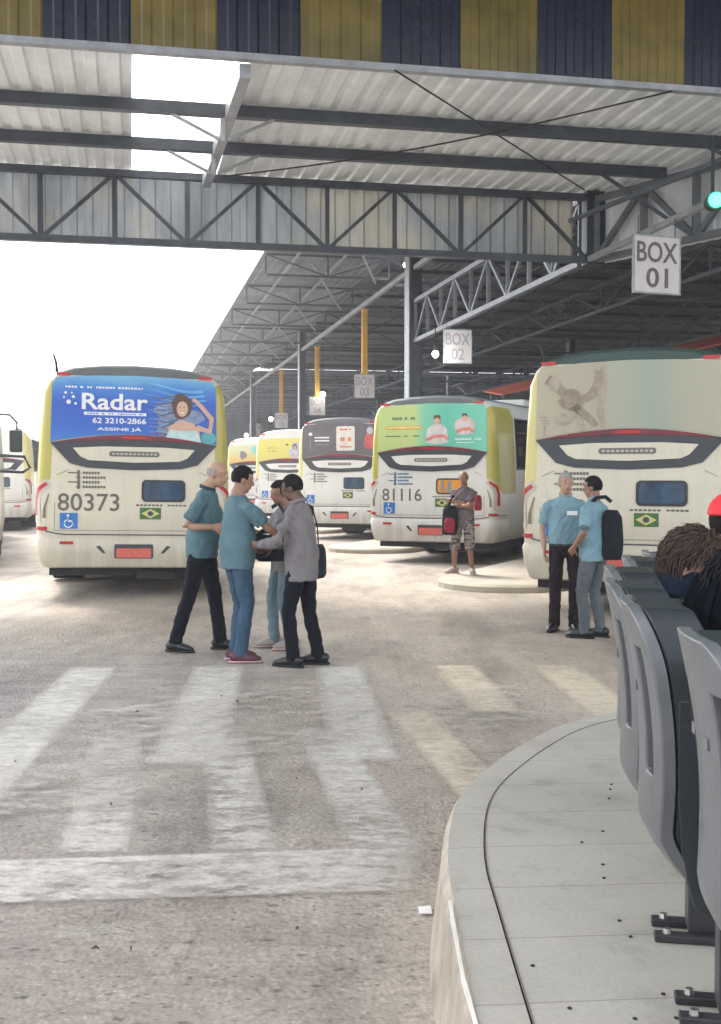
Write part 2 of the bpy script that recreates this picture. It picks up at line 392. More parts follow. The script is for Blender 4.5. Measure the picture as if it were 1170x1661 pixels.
# near platform, top at 0.35 m
PZ = .35
edge = [(.27, -8), (.27, 2.6), (.275, 3.3), (.285, 3.8), (.35, 4.35), (.45, 4.75), (.62, 5.15), (.80, 5.5), (1.02, 5.85), (1.30, 6.12), (1.7, 6.36), (2.3, 6.55), (3.2, 6.65), (12, 6.7), (12, -8)]
def catmull(pts, k=5):
    out = []
    for i in range(len(pts) - 1):
        p0, p1, p2, p3 = [Vector(pts[min(max(j, 0), len(pts) - 1)]) for j in (i - 1, i, i + 1, i + 2)]
        for q in range(k):
            t = q / k; out.append(tuple(.5 * ((2 * p1) + (p2 - p0) * t + (2 * p0 - 5 * p1 + 4 * p2 - p3) * t * t + (3 * p1 - p0 - 3 * p2 + p3) * t ** 3)))
    return out + [tuple(pts[-1])]
edge = [(.27, -8)] + catmull(edge[1:13]) + edge[13:]; NE = len(edge) - 2
def offset_poly(poly, d):
    out = []
    n = len(poly)
    for i, p in enumerate(poly):
        a = Vector(poly[i - 1]) if i else Vector((p[0], p[1] - 1)); b_ = Vector(poly[(i + 1) % n]); q = Vector(p)
        t = (b_ - a).normalized() if 0 < i < n - 1 else Vector((0, 1))
        out.append((q.x + t.y * d, q.y - t.x * d))
    return out
e2 = edge[:NE]; i2 = offset_poly(edge, .14)[:NE]; i2 = [(min(x, 12), y) for x, y in i2]
mb = MB()
top = [(x, y, PZ) for x, y in i2] + [(12, 6.55, PZ), (12, -8, PZ)]
mb.add(top, [tuple(range(len(top)))])
tag(mb.build('platform', WALK), kind='structure')
mb = MB()   # kerb stones with a joint to the paving and dropped chips
vs = []; fs = []
e3 = e2 + [(12, 6.7)]; i3 = [(x - .006 * 1, y) for x, y in i2] + [(12, 6.56)]
o3 = offset_poly(edge, -.05)[:NE] + [(12, 6.76)]
for k in range(len(e3)):
    vs += [(*o3[k], 0), (*offset_poly(edge, -.012)[min(k, NE)], PZ - .04), (e3[k][0] + .01, e3[k][1] - .01, PZ - .002), (i3[k][0], i3[k][1], PZ - .002), (i3[k][0], i3[k][1], PZ - .03)]
    if k:
        for j in range(4): fs.append((5 * k - 5 + j, 5 * k - 4 + j, 5 * k + 1 + j, 5 * k + j))
mb.add(vs, fs, 0)
ko = mb.build('kerb', [KERB, WALK]); tag(ko, kind='structure')
for p in ko.data.polygons:
    if abs(p.normal.z) > .9: p.material_index = 1
mb = MB()   # dark joint between kerb stone and paving
for k in range(1, NE):
    a, b_ = Vector((*i2[k - 1], PZ + .001)), Vector((*i2[k], PZ + .001)); mb.beam(a, b_, .0035, .003)
tag(mb.build('kerb_joint', plain('joint_dirt', (.16, .14, .12), .9)), kind='structure')
mb = MB()   # remains of a white line on the kerb
wl = [at(730, 1462, PZ + .004), at(734, 1490, PZ + .004), at(741, 1530, PZ + .004), at(752, 1590, PZ + .004), at(762, 1625, PZ + .004), at(776, 1675, PZ + .004)]
for i in range(len(wl) - 1): mb.beam(wl[i], wl[i + 1], .010 + .002 * (i % 2), .004)
tag(mb.build('kerb_white_line', plain('flaked_white_paint', (.75, .73, .68), .6)), kind='structure')
# raised islands between the bays
AX = Vector((math.sin(R(25)), math.cos(R(25)), 0)); PX = Vector((AX.y, -AX.x, 0))
for k in range(5):
    tip = Vector((1.72 - 1.85 * k, 15.85 + 7.84 * k, 0)); hw = 1.0
    out = []
    for i in range(13):
        a = math.pi * i / 12
        out.append(tip + AX * (hw - hw * math.sin(a)) * 1.0 + PX * (-hw * math.cos(a)))
    L_ = 16
    out = out + [tip + AX * L_ + PX * hw, tip + AX * L_ - PX * hw]
    mb = MB(); nn_ = len(out); H_ = .11
    cen = tip + AX * 3
    inn = [p + (cen - p).normalized() * .05 for p in out]
    vs = [(p.x, p.y, 0) for p in out] + [(p.x, p.y, H_ - .03) for p in out] + [(p.x, p.y, H_) for p in inn]
    fs = [(i, (i + 1) % nn_, (i + 1) % nn_ + nn_, i + nn_) for i in range(nn_)] + [(i + nn_, (i + 1) % nn_ + nn_, (i + 1) % nn_ + 2 * nn_, i + 2 * nn_) for i in range(nn_)] + [tuple(range(2 * nn_, 3 * nn_))]
    mb.add(vs, fs); tag(mb.build('bay_island', ISLAND), kind='structure')
# small litter and bolt holes
lit = MB(); p = at(691, 1481, .0)
lit.add([(p.x - .026, p.y - .035, .014), (p.x + .022, p.y - .030, .012), (p.x + .020, p.y + .035, .016), (p.x - .028, p.y + .030, .013), (p.x - .026, p.y - .035, .010), (p.x + .022, p.y - .030, .008), (p.x + .020, p.y + .035, .012), (p.x - .028, p.y + .030, .009)], [(0, 1, 2, 3), (7, 6, 5, 4), (0, 4, 5, 1), (1, 5, 6, 2), (2, 6, 7, 3), (3, 7, 4, 0)])
tag(lit.build('paper_scrap', plain('paper_white', (.8, .79, .77), .7)), 'folded white paper scrap lying in the gutter beside the kerb', 'litter')
LEAF = plain('dry_leaf', (.09, .06, .04), .8)
hb = MB()
for (x, y) in ((978, 1348), (978, 1402), (980, 1424), (1005, 1493), (1023, 1519), (1076, 1612), (1030, 1660 - 8), (924, 1635), (864, 1566), (990, 1280), (988, 1295), (992, 1272), (1097, 1651), (944, 1366)):
    q = at(x, y, PZ + .002); hb.ball((q.x, q.y, PZ + .002), (.0065, .006, .003), 8, 4)
tag(hb.build('bolt_holes', plain('hole_dark', (.03, .028, .025), .9)), kind='structure')
rd = random.Random(3)
for i in range(14):
    x, y = rd.uniform(-2.6, .1), rd.uniform(3.5, 8.8)
    mb = MB(); a = rd.uniform(0, 6.28); s_ = rd.uniform(.006, .015)
    mb.tube([(x - math.cos(a) * s_, y - math.sin(a) * s_, .022), (x, y, .03), (x + math.cos(a) * s_, y + math.sin(a) * s_, .022)], [.002, (.006, .003), .002], 6)
    tag(mb.build('dry_leaf', LEAF), 'tiny dry brown leaf fragment lying on the worn crosswalk', 'leaf', 'dry leaf bits on the crosswalk')

# ------------------------------------------------------------ terminal canopies
O = Vector((3.6, 18.1, 0)); LL = Vector((-.199, .98, 0)); TT = Vector((.98, .199, 0))
def P(t, s, z): return O + LL * t + TT * s + Vector((0, 0, z))
def corr(mb, p0, du, n, dv, nrm, depth=.03, pitch=.25, mi=None, skip=None):
    """trapezoid sheet: repeats along du, extruded along dv"""
    prof = ((0, 0), (.45, 0), (.55, 1), (.9, 1), (1.0, 0))
    for i in range(n):
        if skip and skip(i): continue
        vs = []
        for a, h in prof:
            q = p0 + du * pitch * (i + a) + nrm * depth * h
            vs += [q, q + dv]
        mb.add(vs, [(2 * k, 2 * k + 1, 2 * k + 3, 2 * k + 2) for k in range(4)], mi(i) if mi else 0)
near = empty('terminal_canopy', P(-4.67, -5, 0), 0, 'nearest steel canopy with striped blue and ochre fascia and corrugated roof overhead', 'canopy')
near_inv = near.matrix_basis.inverted()
def part(mb, name, mats, parent=near, **k):
    o = mb.build(name, mats, parent, **k); o.matrix_parent_inverse = Matrix.Translation(-near.location) if parent == near else Matrix(); return o
ZN = 6.12
mb = MB()
pitch = .25; s0 = -13.83
corr(mb, P(-4.62, s0, ZN), TT, 96, LL * 4.9, Vector((0, 0, 1)), .035, pitch, skip=lambda i: 27 <= i < 32)
part(mb, 'roof_sheet', GALV)
def translucent():
    m, n, b = new_mat('clear_roof_panel')
    tl = n.nodes.new('ShaderNodeBsdfTranslucent'); tl.inputs[0].default_value = (.9, .88, .84, 1)
    tr = n.nodes.new('ShaderNodeBsdfTransparent'); tr.inputs[0].default_value = (.93, .92, .9, 1)
    mx = n.nodes.new('ShaderNodeMixShader'); mx.inputs[0].default_value = .55
    n.links.new(tl.outputs[0], mx.inputs[1]); n.links.new(tr.outputs[0], mx.inputs[2]); n.links.new(mx.outputs[0], n.nodes['Material Output'].inputs[0])
    return m
mb = MB(); corr(mb, P(-4.62, s0 + 27 * pitch, ZN), TT, 5, LL * 4.9, Vector((0, 0, 1)), .035, pitch)
part(mb, 'skylight_panel', translucent())
for k, t in enumerate((-1.56, -3.12)):
    mb = MB(); a, b_ = P(t, -14, ZN - .075), P(t, 9.9 if k else .55, ZN - .075)
    mb.beam(a, b_, .07, .14); mb.beam(a + LL * .05 - Vector((0, 0, .06)), b_ + LL * .05 - Vector((0, 0, .06)), .10, .015)
    part(mb, 'purlin', STEEL)
mb = MB(); mb.beam(P(-4.6, -5.88, ZN - .1), P(-.02, -6.0, ZN - .16), .12, .15); part(mb, 'rafter', STEELL)
mb = MB()
for t in (-1.56, -3.12):
    for d in (-1, 1):
        mb = MB(); mb.beam(P(t, -6.0 + d * .62, ZN - .15), P(t, -6.0 + d * .05, ZN - .42), .035, .035); part(mb, 'knee_brace', STEELL)
    mb = MB(); mb.beam(P(t, -6.0, ZN - .44), P(t, -6.0, ZN - .17), .06, .06); part(mb, 'drop_post', STEELL)
# striped fascia
stripes = []
mb = MB()
def fas_mi(i):
    return ((i - 35) // 4) % 2
corr(mb, P(-4.70, -14.065, ZN + .02), TT, 118, Vector((0, 0, 3.6)), -LL, .016, .225, fas_mi)
part(mb, 'striped_fascia', [BLUE, OCHRE])
mb = MB(); mb.beam(P(-4.74, -14, ZN - .01), P(-4.74, 13, ZN - .01), .10, .07); part(mb, 'gutter', STEELL)
mb = MB(); corr(mb, P(-4.75, -12, ZN + 3.6), TT, 100, -LL * 9, Vector((0, 0, 1)), .035, .25); part(mb, 'unseen_high_roof', ROOFD)  # unseen roof, its depth set by the light wanted on fascia and ground
# transverse truss with sheeted back
def truss(parent, t0, s0_, t1, s1_, zb, zt, bays, mat, name='truss', cw=.10, bw=.06, split=True, alt=0):
    ch = MB(); a0, a1 = P(t0, s0_, zb), P(t1, s1_, zb); b0, b1 = P(t0, s0_, zt), P(t1, s1_, zt)
    ch.beam(a0, a1, cw, cw * .9); tr = part(ch, name, mat, parent)
    def sub(mbx, nm):
        o = mbx.build(nm, mat, tr); return o
    up = MB(); up.beam(b0, b1, cw, cw * .9)
    if split: sub(up, 'top_chord')
    allb = MB() if not split else None
    if not split: allb.beam(b0, b1, cw, cw * .9)
    for i in range(bays + 1):
        u = i / bays
        q = MB() if split else allb
        q.beam(a0.lerp(a1, u) + Vector((0, 0, cw * .45)), b0.lerp(b1, u) - Vector((0, 0, cw * .45)), bw, bw)
        if split: sub(q, 'upright')
        if i < bays:
            v = (i + 1) / bays
            pa, pb = (a0.lerp(a1, u), b0.lerp(b1, v)) if (i + alt) % 2 else (b0.lerp(b1, u), a0.lerp(a1, v))
            q = MB() if split else allb
            q.beam(pa, pb, bw * .8, bw * .8)
            if split: sub(q, 'diagonal')
    if not split: sub(allb, 'web')
    return tr
truss(near, 0, -13.6, 0, -.0, 5.05, 6.03, 13, STEEL, 'cross_truss', .11, .065)
mb = MB()
corr(mb, P(.14, -13.7, 5.03), TT, 60, Vector((0, 0, 1.02)), LL, .03, .225)
m, n, b = new_mat('weathered_sheet')
v = coords(n, (1, 1, .2)); f = noise_fac(n, v, 2.5, 6, .65); f2 = noise_fac(n, coords(n), .5, 3)
c1 = ramp(n, f, [(.3, (.14, .15, .165)), (.5, (.22, .24, .26)), (.7, (.31, .33, .345))]); c = mixc(n, ramp(n, f2, [(.45, 0), (.6, .5)]), c1, (.40, .36, .26))
n.links.new(c, b.inputs[0]); b.inputs['Roughness'].default_value = .5; WEATH = m
tl = n.nodes.new('ShaderNodeBsdfTranslucent'); n.links.new(c, tl.inputs[0]); mx = n.nodes.new('ShaderNodeMixShader'); mx.inputs[0].default_value = .25
n.links.new(b.outputs[0], mx.inputs[1]); n.links.new(tl.outputs[0], mx.inputs[2]); n.links.new(mx.outputs[0], n.nodes['Material Output'].inputs[0])
part(mb, 'sheeting', WEATH)
mb = MB(); mb.box((P(0.02, .1, 5.55)), (.30, .22, 1.15), R(11.5)); part(mb, 'corner_post', STEELD)
truss(near, -.05, .12, -4.7, 1.95, 5.05, 6.0, 5, STEELM, 'side_truss', .10, .10, alt=1)
mb = MB()
du = (P(-4.7, 2.1, 0) - P(-.05, .27, 0)); corr(mb, P(-.05, .27, 5.0), du.normalized(), 22, Vector((0, 0, 1.05)), TT, .03, .225)
part(mb, 'side_sheeting', GALV)
for (a, b_) in ((P(-3.12, .35, 5.98), P(-3.9, 1.6, 5.1)), (P(-1.56, -.45, 5.98), P(-1.9, .8, 5.08))):
    mb = MB(); mb.beam(a, b_, .045, .045); part(mb, 'strut', STEEL)
# high roof toward the camera is unseen and shaped for the light
far = empty('bus_terminal_roof', P(11.05, 0, 0), 0, 'long dark grey steel terminal roof on columns running back over the parked buses', 'terminal roof')
def fpart(mb, name, mats, parent=far, **k):
    o = mb.build(name, mats, parent, **k)
    if parent == far: o.matrix_parent_inverse = Matrix.Translation(-far.location)
    return o
_p = part
def part(mb, name, mats, parent=near, **k):
    if parent == far: return fpart(mb, name, mats, parent, **k)
    return _p(mb, name, mats, parent, **k)
mb = MB(); corr(mb, P(2, -3.5, 7.75), TT, 14, LL * 100, Vector((0, 0, 1)), .035, .25); part(mb, 'eave_roof_sheet', ROOFD, far)
mb = MB(); corr(mb, P(2, 0, 7.75), TT, 150, LL * 46, Vector((0, 0, 1)), .035, .25); corr(mb, P(50, 0, 7.75), TT, 150, LL * 22, Vector((0, 0, 1)), .035, .25); corr(mb, P(75, 0, 7.75), TT, 150, LL * 30, Vector((0, 0, 1)), .035, .25)
part(mb, 'main_roof_sheet', plain('dark_main_roof_sheet', (.10, .11, .13), .6, 0, .4, .9), far)
truss(far, 0.3, 0, 11.05, 0, 5.05, 6.05, 9, STEELM, 'bay_truss', .11, .075)
mb = MB(); mb.beam(P(0, 0, 5.05), P(-6, -.0, 5.05), .08, .08); part(mb, 'sign_rail', STEELL, far)
k = 0
t = 3.6
while t < 98:
    truss(far, t, -3.45, t, 0, 7.12, 7.68, 2, STEEL, 'eave_truss', .07, .05, split=False)
    mb = MB(); big = MB()
    a0, a1 = P(t, 0, 6.95), P(t, 36, 6.95); b0, b1 = P(t, 0, 7.68), P(t, 36, 7.68)
    big.beam(a0, a1, .10, .08); big.beam(b0, b1, .10, .08)
    for i in range(24):
        q0, q1 = a0.lerp(a1, i / 24), b0.lerp(b1, (i + 1) / 24); r0, r1 = b0.lerp(b1, i / 24), a0.lerp(a1, (i + 1) / 24)
        big.beam(q0, q1, .05, .05) if i % 2 else big.beam(r0, r1, .05, .05)
    part(big, 'roof_truss', STEEL if k % 3 else STEELM, far)
    t += 5.25 if t < 40 else 5.25; k += 1
for i in range(40):
    t = 4 + i * 2.4
    mb = MB(); mb.beam(P(t, 0.2, 7.70), P(t, 36, 7.70), .06, .10); part(mb, 'purlin', STEELD if i % 3 else STEELM, far)
mb = MB(); mb.beam(P(5, 0, 6.9), P(98, 0, 6.9), .11, .11); part(mb, 'edge_chord', STEELL, far)
mb = MB(); mb.beam(P(5, -1.3, 7.66), P(98, -1.3, 7.66), .06, .08); mb.beam(P(5, -2.6, 7.66), P(98, -2.6, 7.66), .06, .08)
for i in range(17):
    t = 3.6 + 5.25 * i; mb.beam(P(t, -2.2, 7.5), P(t + 5.25, -.4, 7.0), .05, .05)
part(mb, 'eave_bracing', STEELL, far)
for s in (6, 12, 18, 24):
    truss(far, 3, s, 98, s, 6.3, 7.0, 46, STEEL, 'long_truss', .10, .06, split=False)
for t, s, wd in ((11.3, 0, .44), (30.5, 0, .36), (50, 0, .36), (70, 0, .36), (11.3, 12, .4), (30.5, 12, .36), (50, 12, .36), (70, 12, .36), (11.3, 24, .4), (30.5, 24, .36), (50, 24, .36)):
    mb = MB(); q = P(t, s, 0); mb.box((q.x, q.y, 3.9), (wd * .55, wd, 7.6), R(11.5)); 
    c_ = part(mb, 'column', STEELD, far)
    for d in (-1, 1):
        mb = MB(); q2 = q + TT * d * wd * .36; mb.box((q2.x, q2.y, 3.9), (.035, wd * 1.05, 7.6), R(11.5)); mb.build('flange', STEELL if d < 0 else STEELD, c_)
mb = MB(); corr(mb, P(92, -3.5, 2.4), TT, 150, Vector((0, 0, 5.3)), -LL, .03, .25, lambda i: (i // 5) % 2)
part(mb, 'end_wall', [BLUE, STEELD], far)

# red roofed kiosk block behind the bays
BR = plain('brick_red', (.30, .085, .06), .8, 0, .3, 4, .4, 12)
m, n, b = new_mat('red_brick_wall'); bt = nd(n, 'ShaderNodeTexBrick', Scale=3.0, Mortar_Size=.02)
bt.inputs['Color1'].default_value = (.34, .10, .07, 1); bt.inputs['Color2'].default_value = (.26, .07, .05, 1); bt.inputs['Mortar'].default_value = (.45, .38, .33, 1)
mp = coords(n, (1, 1, 1), rot=(R(90), 0, 0)); n.links.new(mp, bt.inputs['Vector']); n.links.new(bt.outputs[0], b.inputs[0]); b.inputs['Roughness'].default_value = .8; BRICK = m
kio = empty('kiosk_building', (11, 37, 0), 0, 'red brick kiosk with orange red sloping roof standing behind the parked buses', 'kiosk')
mb = MB(); mb.box((0, 2, 1.7), (16, 4, 3.4)); mb.build('wall', BRICK, kio)
mb = MB(); mb.add([(-8.3, -.5, 3.45), (8.3, -.5, 3.45), (8.3, 2.2, 5.0), (-1, 2.2, 5.0), (-8.3, 4.6, 3.45), (8.3, 4.6, 3.45), (-8.3, -.5, 3.3), (8.3, -.5, 3.3), (8.3, 4.6, 3.3), (-8.3, 4.6, 3.3)], [(0, 1, 2, 3), (0, 3, 4), (4, 3, 2, 5), (1, 5, 2), (0, 6, 7, 1), (1, 7, 8, 5), (5, 8, 9, 4), (4, 9, 6, 0)])
mb.build('roof', plain('orange_red_roof', (.50, .09, .05), .6, 0, .2, 2), kio)
for i in range(5):
    mb = MB(); mb.box((-6.5 + i * 3.2, -.02, 2.0), (1.5, .08, 1.1)); f_ = mb.build('window', WHITEV, kio)
    mb = MB(); mb.box((-6.5 + i * 3.2, -.075, 2.0), (1.3, .02, .9)); mb.build('pane', GLASSB, f_)
aw = MB(); vs = []
aw.add([(3.3, 30.5, 3.90), (11.5, 33.0, 5.95), (11.9, 30.6, 5.7), (3.5, 28.2, 3.65), (3.3, 30.5, 3.86), (11.5, 33.0, 5.91), (11.9, 30.6, 5.66), (3.5, 28.2, 3.61)], [(0, 1, 2, 3), (7, 6, 5, 4), (0, 4, 5, 1), (1, 5, 6, 2), (2, 6, 7, 3), (3, 7, 4, 0)])
awt = empty('awning', (7.5, 30.5, 0), 0, 'faded red sloping awning on thin posts above the green advert bus', 'awning')
awo = aw.build('cover', plain('red_awning', (.52, .11, .07), .7, 0, .2, 1.2), awt); awo.location = (-7.5, -30.5, 0)
for (x, y, z) in ((3.6, 28.5, 3.65), (3.5, 30.3, 3.88), (11.6, 30.8, 5.62), (11.4, 32.7, 5.88)):
    mb = MB(); mb.tube([(x - 7.5, y - 30.5, 0), (x - 7.5, y - 30.5, z)], .04, 8); mb.build('post', STEEL, awt)

# ------------------------------------------------------------ hanging signs, poles, lamps, cables
SIGN = plain('sign_board_white', (.60, .57, .56), .6, 0, .1, 3)
SIGNI = plain('sign_lettering', (.12, .10, .11), .6)
sl_lab = ['white hanging sign board reading BOX 01 on the right nearest the camera', 'white hanging sign reading BOX 02 beside a bare bulb near the big column', 'small white hanging sign under the tallest yellow pole left of the big column',
          'small hanging sign under the second yellow pole beside a bright bulb', 'small hanging sign under the third yellow pole', 'smallest far hanging sign next to the left bus roof']
spos = [(1062, 432), (742, 563), (591.5, 627), (515, 659), (457, 682), (414, 697)]
for k, (px, py) in enumerate(spos):
    Y = 14.9 + 10.5 * k; X = (px - 585) / F_PX * Y; Z = 1.65 + (770 - py) / F_PX * Y
    rz = R(-8) if k == 0 else R(4)
    e = empty('hanging_sign', (X, Y, Z), R(11.5) + (R(9) if k == 0 else 0), sl_lab[k], 'sign', 'numbered bay signs hanging from the roof')
    h_ = .37; wd = .355 if k == 0 else .32
    mb = MB(); mb.box((0, 0, 0), (2 * wd, .03, 2 * h_)); mb.build('board', SIGN, e)
    mb = MB()
    for a in (-1, 1): mb.box((a * wd, 0, 0), (.02, .04, 2 * h_ + .02))
    for a in (-1, 1): mb.box((0, 0, a * h_), (2 * wd - .02, .04, .02))
    mb.build('frame', STEELL, e)
    ink = SIGNI if k == 0 else plain('faded_sign_lettering', (.36, .33, .36), .6)
    text('lettering', 'BOX', .3, ink, e, (0, -.018, .16), width=wd * 1.75, height=.27, bold=.004)
    text('number', '%02d' % (k + 1), .3, ink, e, (0, -.018, -.17), width=wd * .95, height=.26, bold=.004)
    ztop = (5.01 if k < 2 else 6.86)
    mb = MB()
    if k < 2:
        for a in (-1, 1): mb.tube([(a * wd * .8, 0, h_), (a * wd * .8, 0, ztop - Z)], .008, 6)
        mb.build('hanger', STEELD, e)
    else:
        q = empty('hanging_pole', (X, Y, Z + h_), R(11.5), ['tall yellow vertical pole holding the small sign nearest the big column', 'second yellow vertical pole from the big column', 'third yellow vertical pole from the big column', 'far dull yellow pole above the left bus corner'][k - 2], 'pole', 'yellow poles holding the bay signs')
        mb.box((0, 0, (ztop - Z - h_) / 2), (.17, .12, ztop - Z - h_)); mb.build('tube', POLEY, q)
        
        for zb in (.02, ztop - Z - h_ - .02):
            mb = MB(); mb.box((0, 0, zb), (.24, .16, .04)); mb.build('bracket', POLEY, q)
BULB = emis('lit_bulb', (1, .97, .88), 9)
for (px, py, Y, zt, lab) in ((706, 575, 25, 5.05, 'bare lit bulb hanging beside the BOX 02 sign'), (658, 432, 31, 6.9, 'small lit bulb high beside the top of the big column'), (524, 640, 46, 6.9, 'lit bulb beside the sign of the second yellow pole'), (440, 680, 57, 6.9, 'small lit bulb above the yellow advert bus'), (400, 706, 62, 6.9, 'smallest lit bulb right of the left bus roof')):
    X = (px - 585) / F_PX * Y; Z = 1.65 + (770 - py) / F_PX * Y
    e = empty('pendant_lamp', (X, Y, Z), 0, lab, 'lamp', 'bare bulbs under the terminal roof')
    r_ = .07 if Y < 40 else .10
    mb = MB(); mb.ball((0, 0, 0), (r_, r_, r_ * 1.15)); mb.build('bulb', BULB, e, True)
    mb = MB(); mb.tube([(0, 0, r_), (0, 0, r_ + .12)], [.05, .04], 10); mb.tube([(0, 0, r_ + .12), (0, 0, max(zt - Z, .4))], .01, 6); mb.build('socket_and_cord', DARK, e)
    if Y < 40:
        pl = bpy.data.lights.new('bulb_light', 'POINT'); pl.energy = 8; pl.shadow_soft_size = .1; po = bpy.data.objects.new('bulb_light', pl); COL.objects.link(po); po.parent = e; po.location = (0, -.2, -.2)
gx, gy = (1157 - 585) / F_PX * 11.5, 11.5; gz = 1.65 + (770 - 328) / F_PX * 11.5
e = empty('signal_lamp', (gx, gy, gz), 0, 'glowing green signal lamp hanging at upper right edge above the BOX 01 sign', 'signal lamp')
mb = MB(); mb.ball((0, 0, 0), (.075, .05, .075)); mb.build('lens', emis('green_glow', (.03, 1, .32), 3), e, True)
mb = MB(); mb.tube([(0, .02, 0), (0, .16, 0)], [.09, .08], 16); mb.box((0, .12, .36), (.03, .03, .6)); mb.build('housing', DARK, e)
pl = bpy.data.lights.new('green_light', 'POINT'); pl.energy = .8; pl.color = (.1, 1, .5); pl.shadow_soft_size = .1; po = bpy.data.objects.new('green_light', pl); COL.objects.link(po); po.parent = e; po.location = (0, -.15, 0)
rail = MB(); rail.beam((gx - .7, gy + 4.2, gz + .72), (gx + 1.3, gy - 1.6, gz + .66), .05, .05)
rl_ = empty('lamp_rail', (gx, gy, gz), 0, 'thin dark steel rail carrying the green signal lamp', 'rail')
ro = rail.build('bar', STEEL, rl_); ro.location = (-gx, -gy, -gz)
def wpt(px, py, Y): return Vector(((px - 585) / F_PX * Y, Y, 1.65 + (770 - py) / F_PX * Y))
for a, b_, sag, lab in ((wpt(640, 122, 12.0), wpt(945, 312, 16.7), 0, 'thin straight brace cable slanting down right under the near roof'), (wpt(1085, 155, 12.9), wpt(352, 292, 17.0), .12, 'thin brace cable slanting down left under the near roof'),
                       (wpt(420, 180, 15), wpt(720, 205, 15.0), .1, 'thin sagging wire beside the pale rafter')):
    mb = MB(); pts = [a.lerp(b_, i / 12) - Vector((0, 0, sag * math.sin(math.pi * i / 12))) for i in range(13)]
    mb.tube(pts, .011, 6); o = mb.build('cable', DARK); tag(o, lab, 'cable')

# ------------------------------------------------------------ buses
PROF = [(.42, 1.18), (.50, 1.225), (.85, 1.275), (1.30, 1.275), (1.75, 1.265), (2.25, 1.24), (2.72, 1.205), (2.90, 1.13), (3.00, 1.02), (3.07, .82), (3.11, .45)]
def hw(z):
    for (a, b_), (c, d) in zip(PROF, PROF[1:]):
        if z <= c: return b_ + (d - b_) * max(0, (z - a)) / (c - a)
    return PROF[-1][1]
RK = [(0, .915), (.02, .945), (.055, .97), (.11, .988), (.20, 1.0)]
def surf(u, z, off=0, side=1):
    """u = distance from the centre line measured round the rear corner"""
    W = hw(z); pts = [(0, 0)] + [(W * k, y) for y, k in RK] + [(W, 3)]
    d = u
    for (x0, y0), (x1, y1) in zip(pts, pts[1:]):
        L_ = math.hypot(x1 - x0, y1 - y0)
        if d <= L_ or (x1, y1) == pts[-1]:
            f = d / L_; tx, ty = (x1 - x0) / L_, (y1 - y0) / L_
            return (side * (x0 + (x1 - x0) * f + ty * off), y0 + (y1 - y0) * f - tx * off, z)
        d -= L_
def wrap(mb, outline, off, side=1, nz=10, nu=8, thick=.0):
    """outline(fz) -> (z, u0, u1) for fz in 0..1 ; curved patch"""
    vs = []; fs = []
    for i in range(nz + 1):
        z, u0, u1 = outline(i / nz)
        for j in range(nu + 1): vs.append(surf(u0 + (u1 - u0) * j / nu, z, off, side))
    for i in range(nz):
        for j in range(nu): fs.append((i * (nu + 1) + j, i * (nu + 1) + j + 1, (i + 1) * (nu + 1) + j + 1, (i + 1) * (nu + 1) + j))
    mb.add(vs, fs)
def flat(mb, poly, y0, y1, mi=0): mb.prism(poly, lambda x, z: (x, y0, z), lambda x, z: (x, y1, z), mi)
def rrect(x0, z0, x1, z1, r, n=4):
    out = []
    for cx, cz, a0 in ((x1 - r, z1 - r, 0), (x0 + r, z1 - r, 90), (x0 + r, z0 + r, 180), (x1 - r, z0 + r, 270)):
        for i in range(n + 1):
            a = R(a0 + 90 * i / n); out.append((cx + r * math.cos(a), cz + r * math.sin(a)))
    return out
def ell(cx, cz, a, b_, n=18, rot=0): return [(cx + a * math.cos(t) * math.cos(rot) - b_ * math.sin(t) * math.sin(rot), cz + a * math.cos(t) * math.sin(rot) + b_ * math.sin(t) * math.cos(rot)) for t in [2 * math.pi * i / n for i in range(n)]]
def arch(x): return 2.07 + .115 * (1 - (x / 1.09) ** 2)
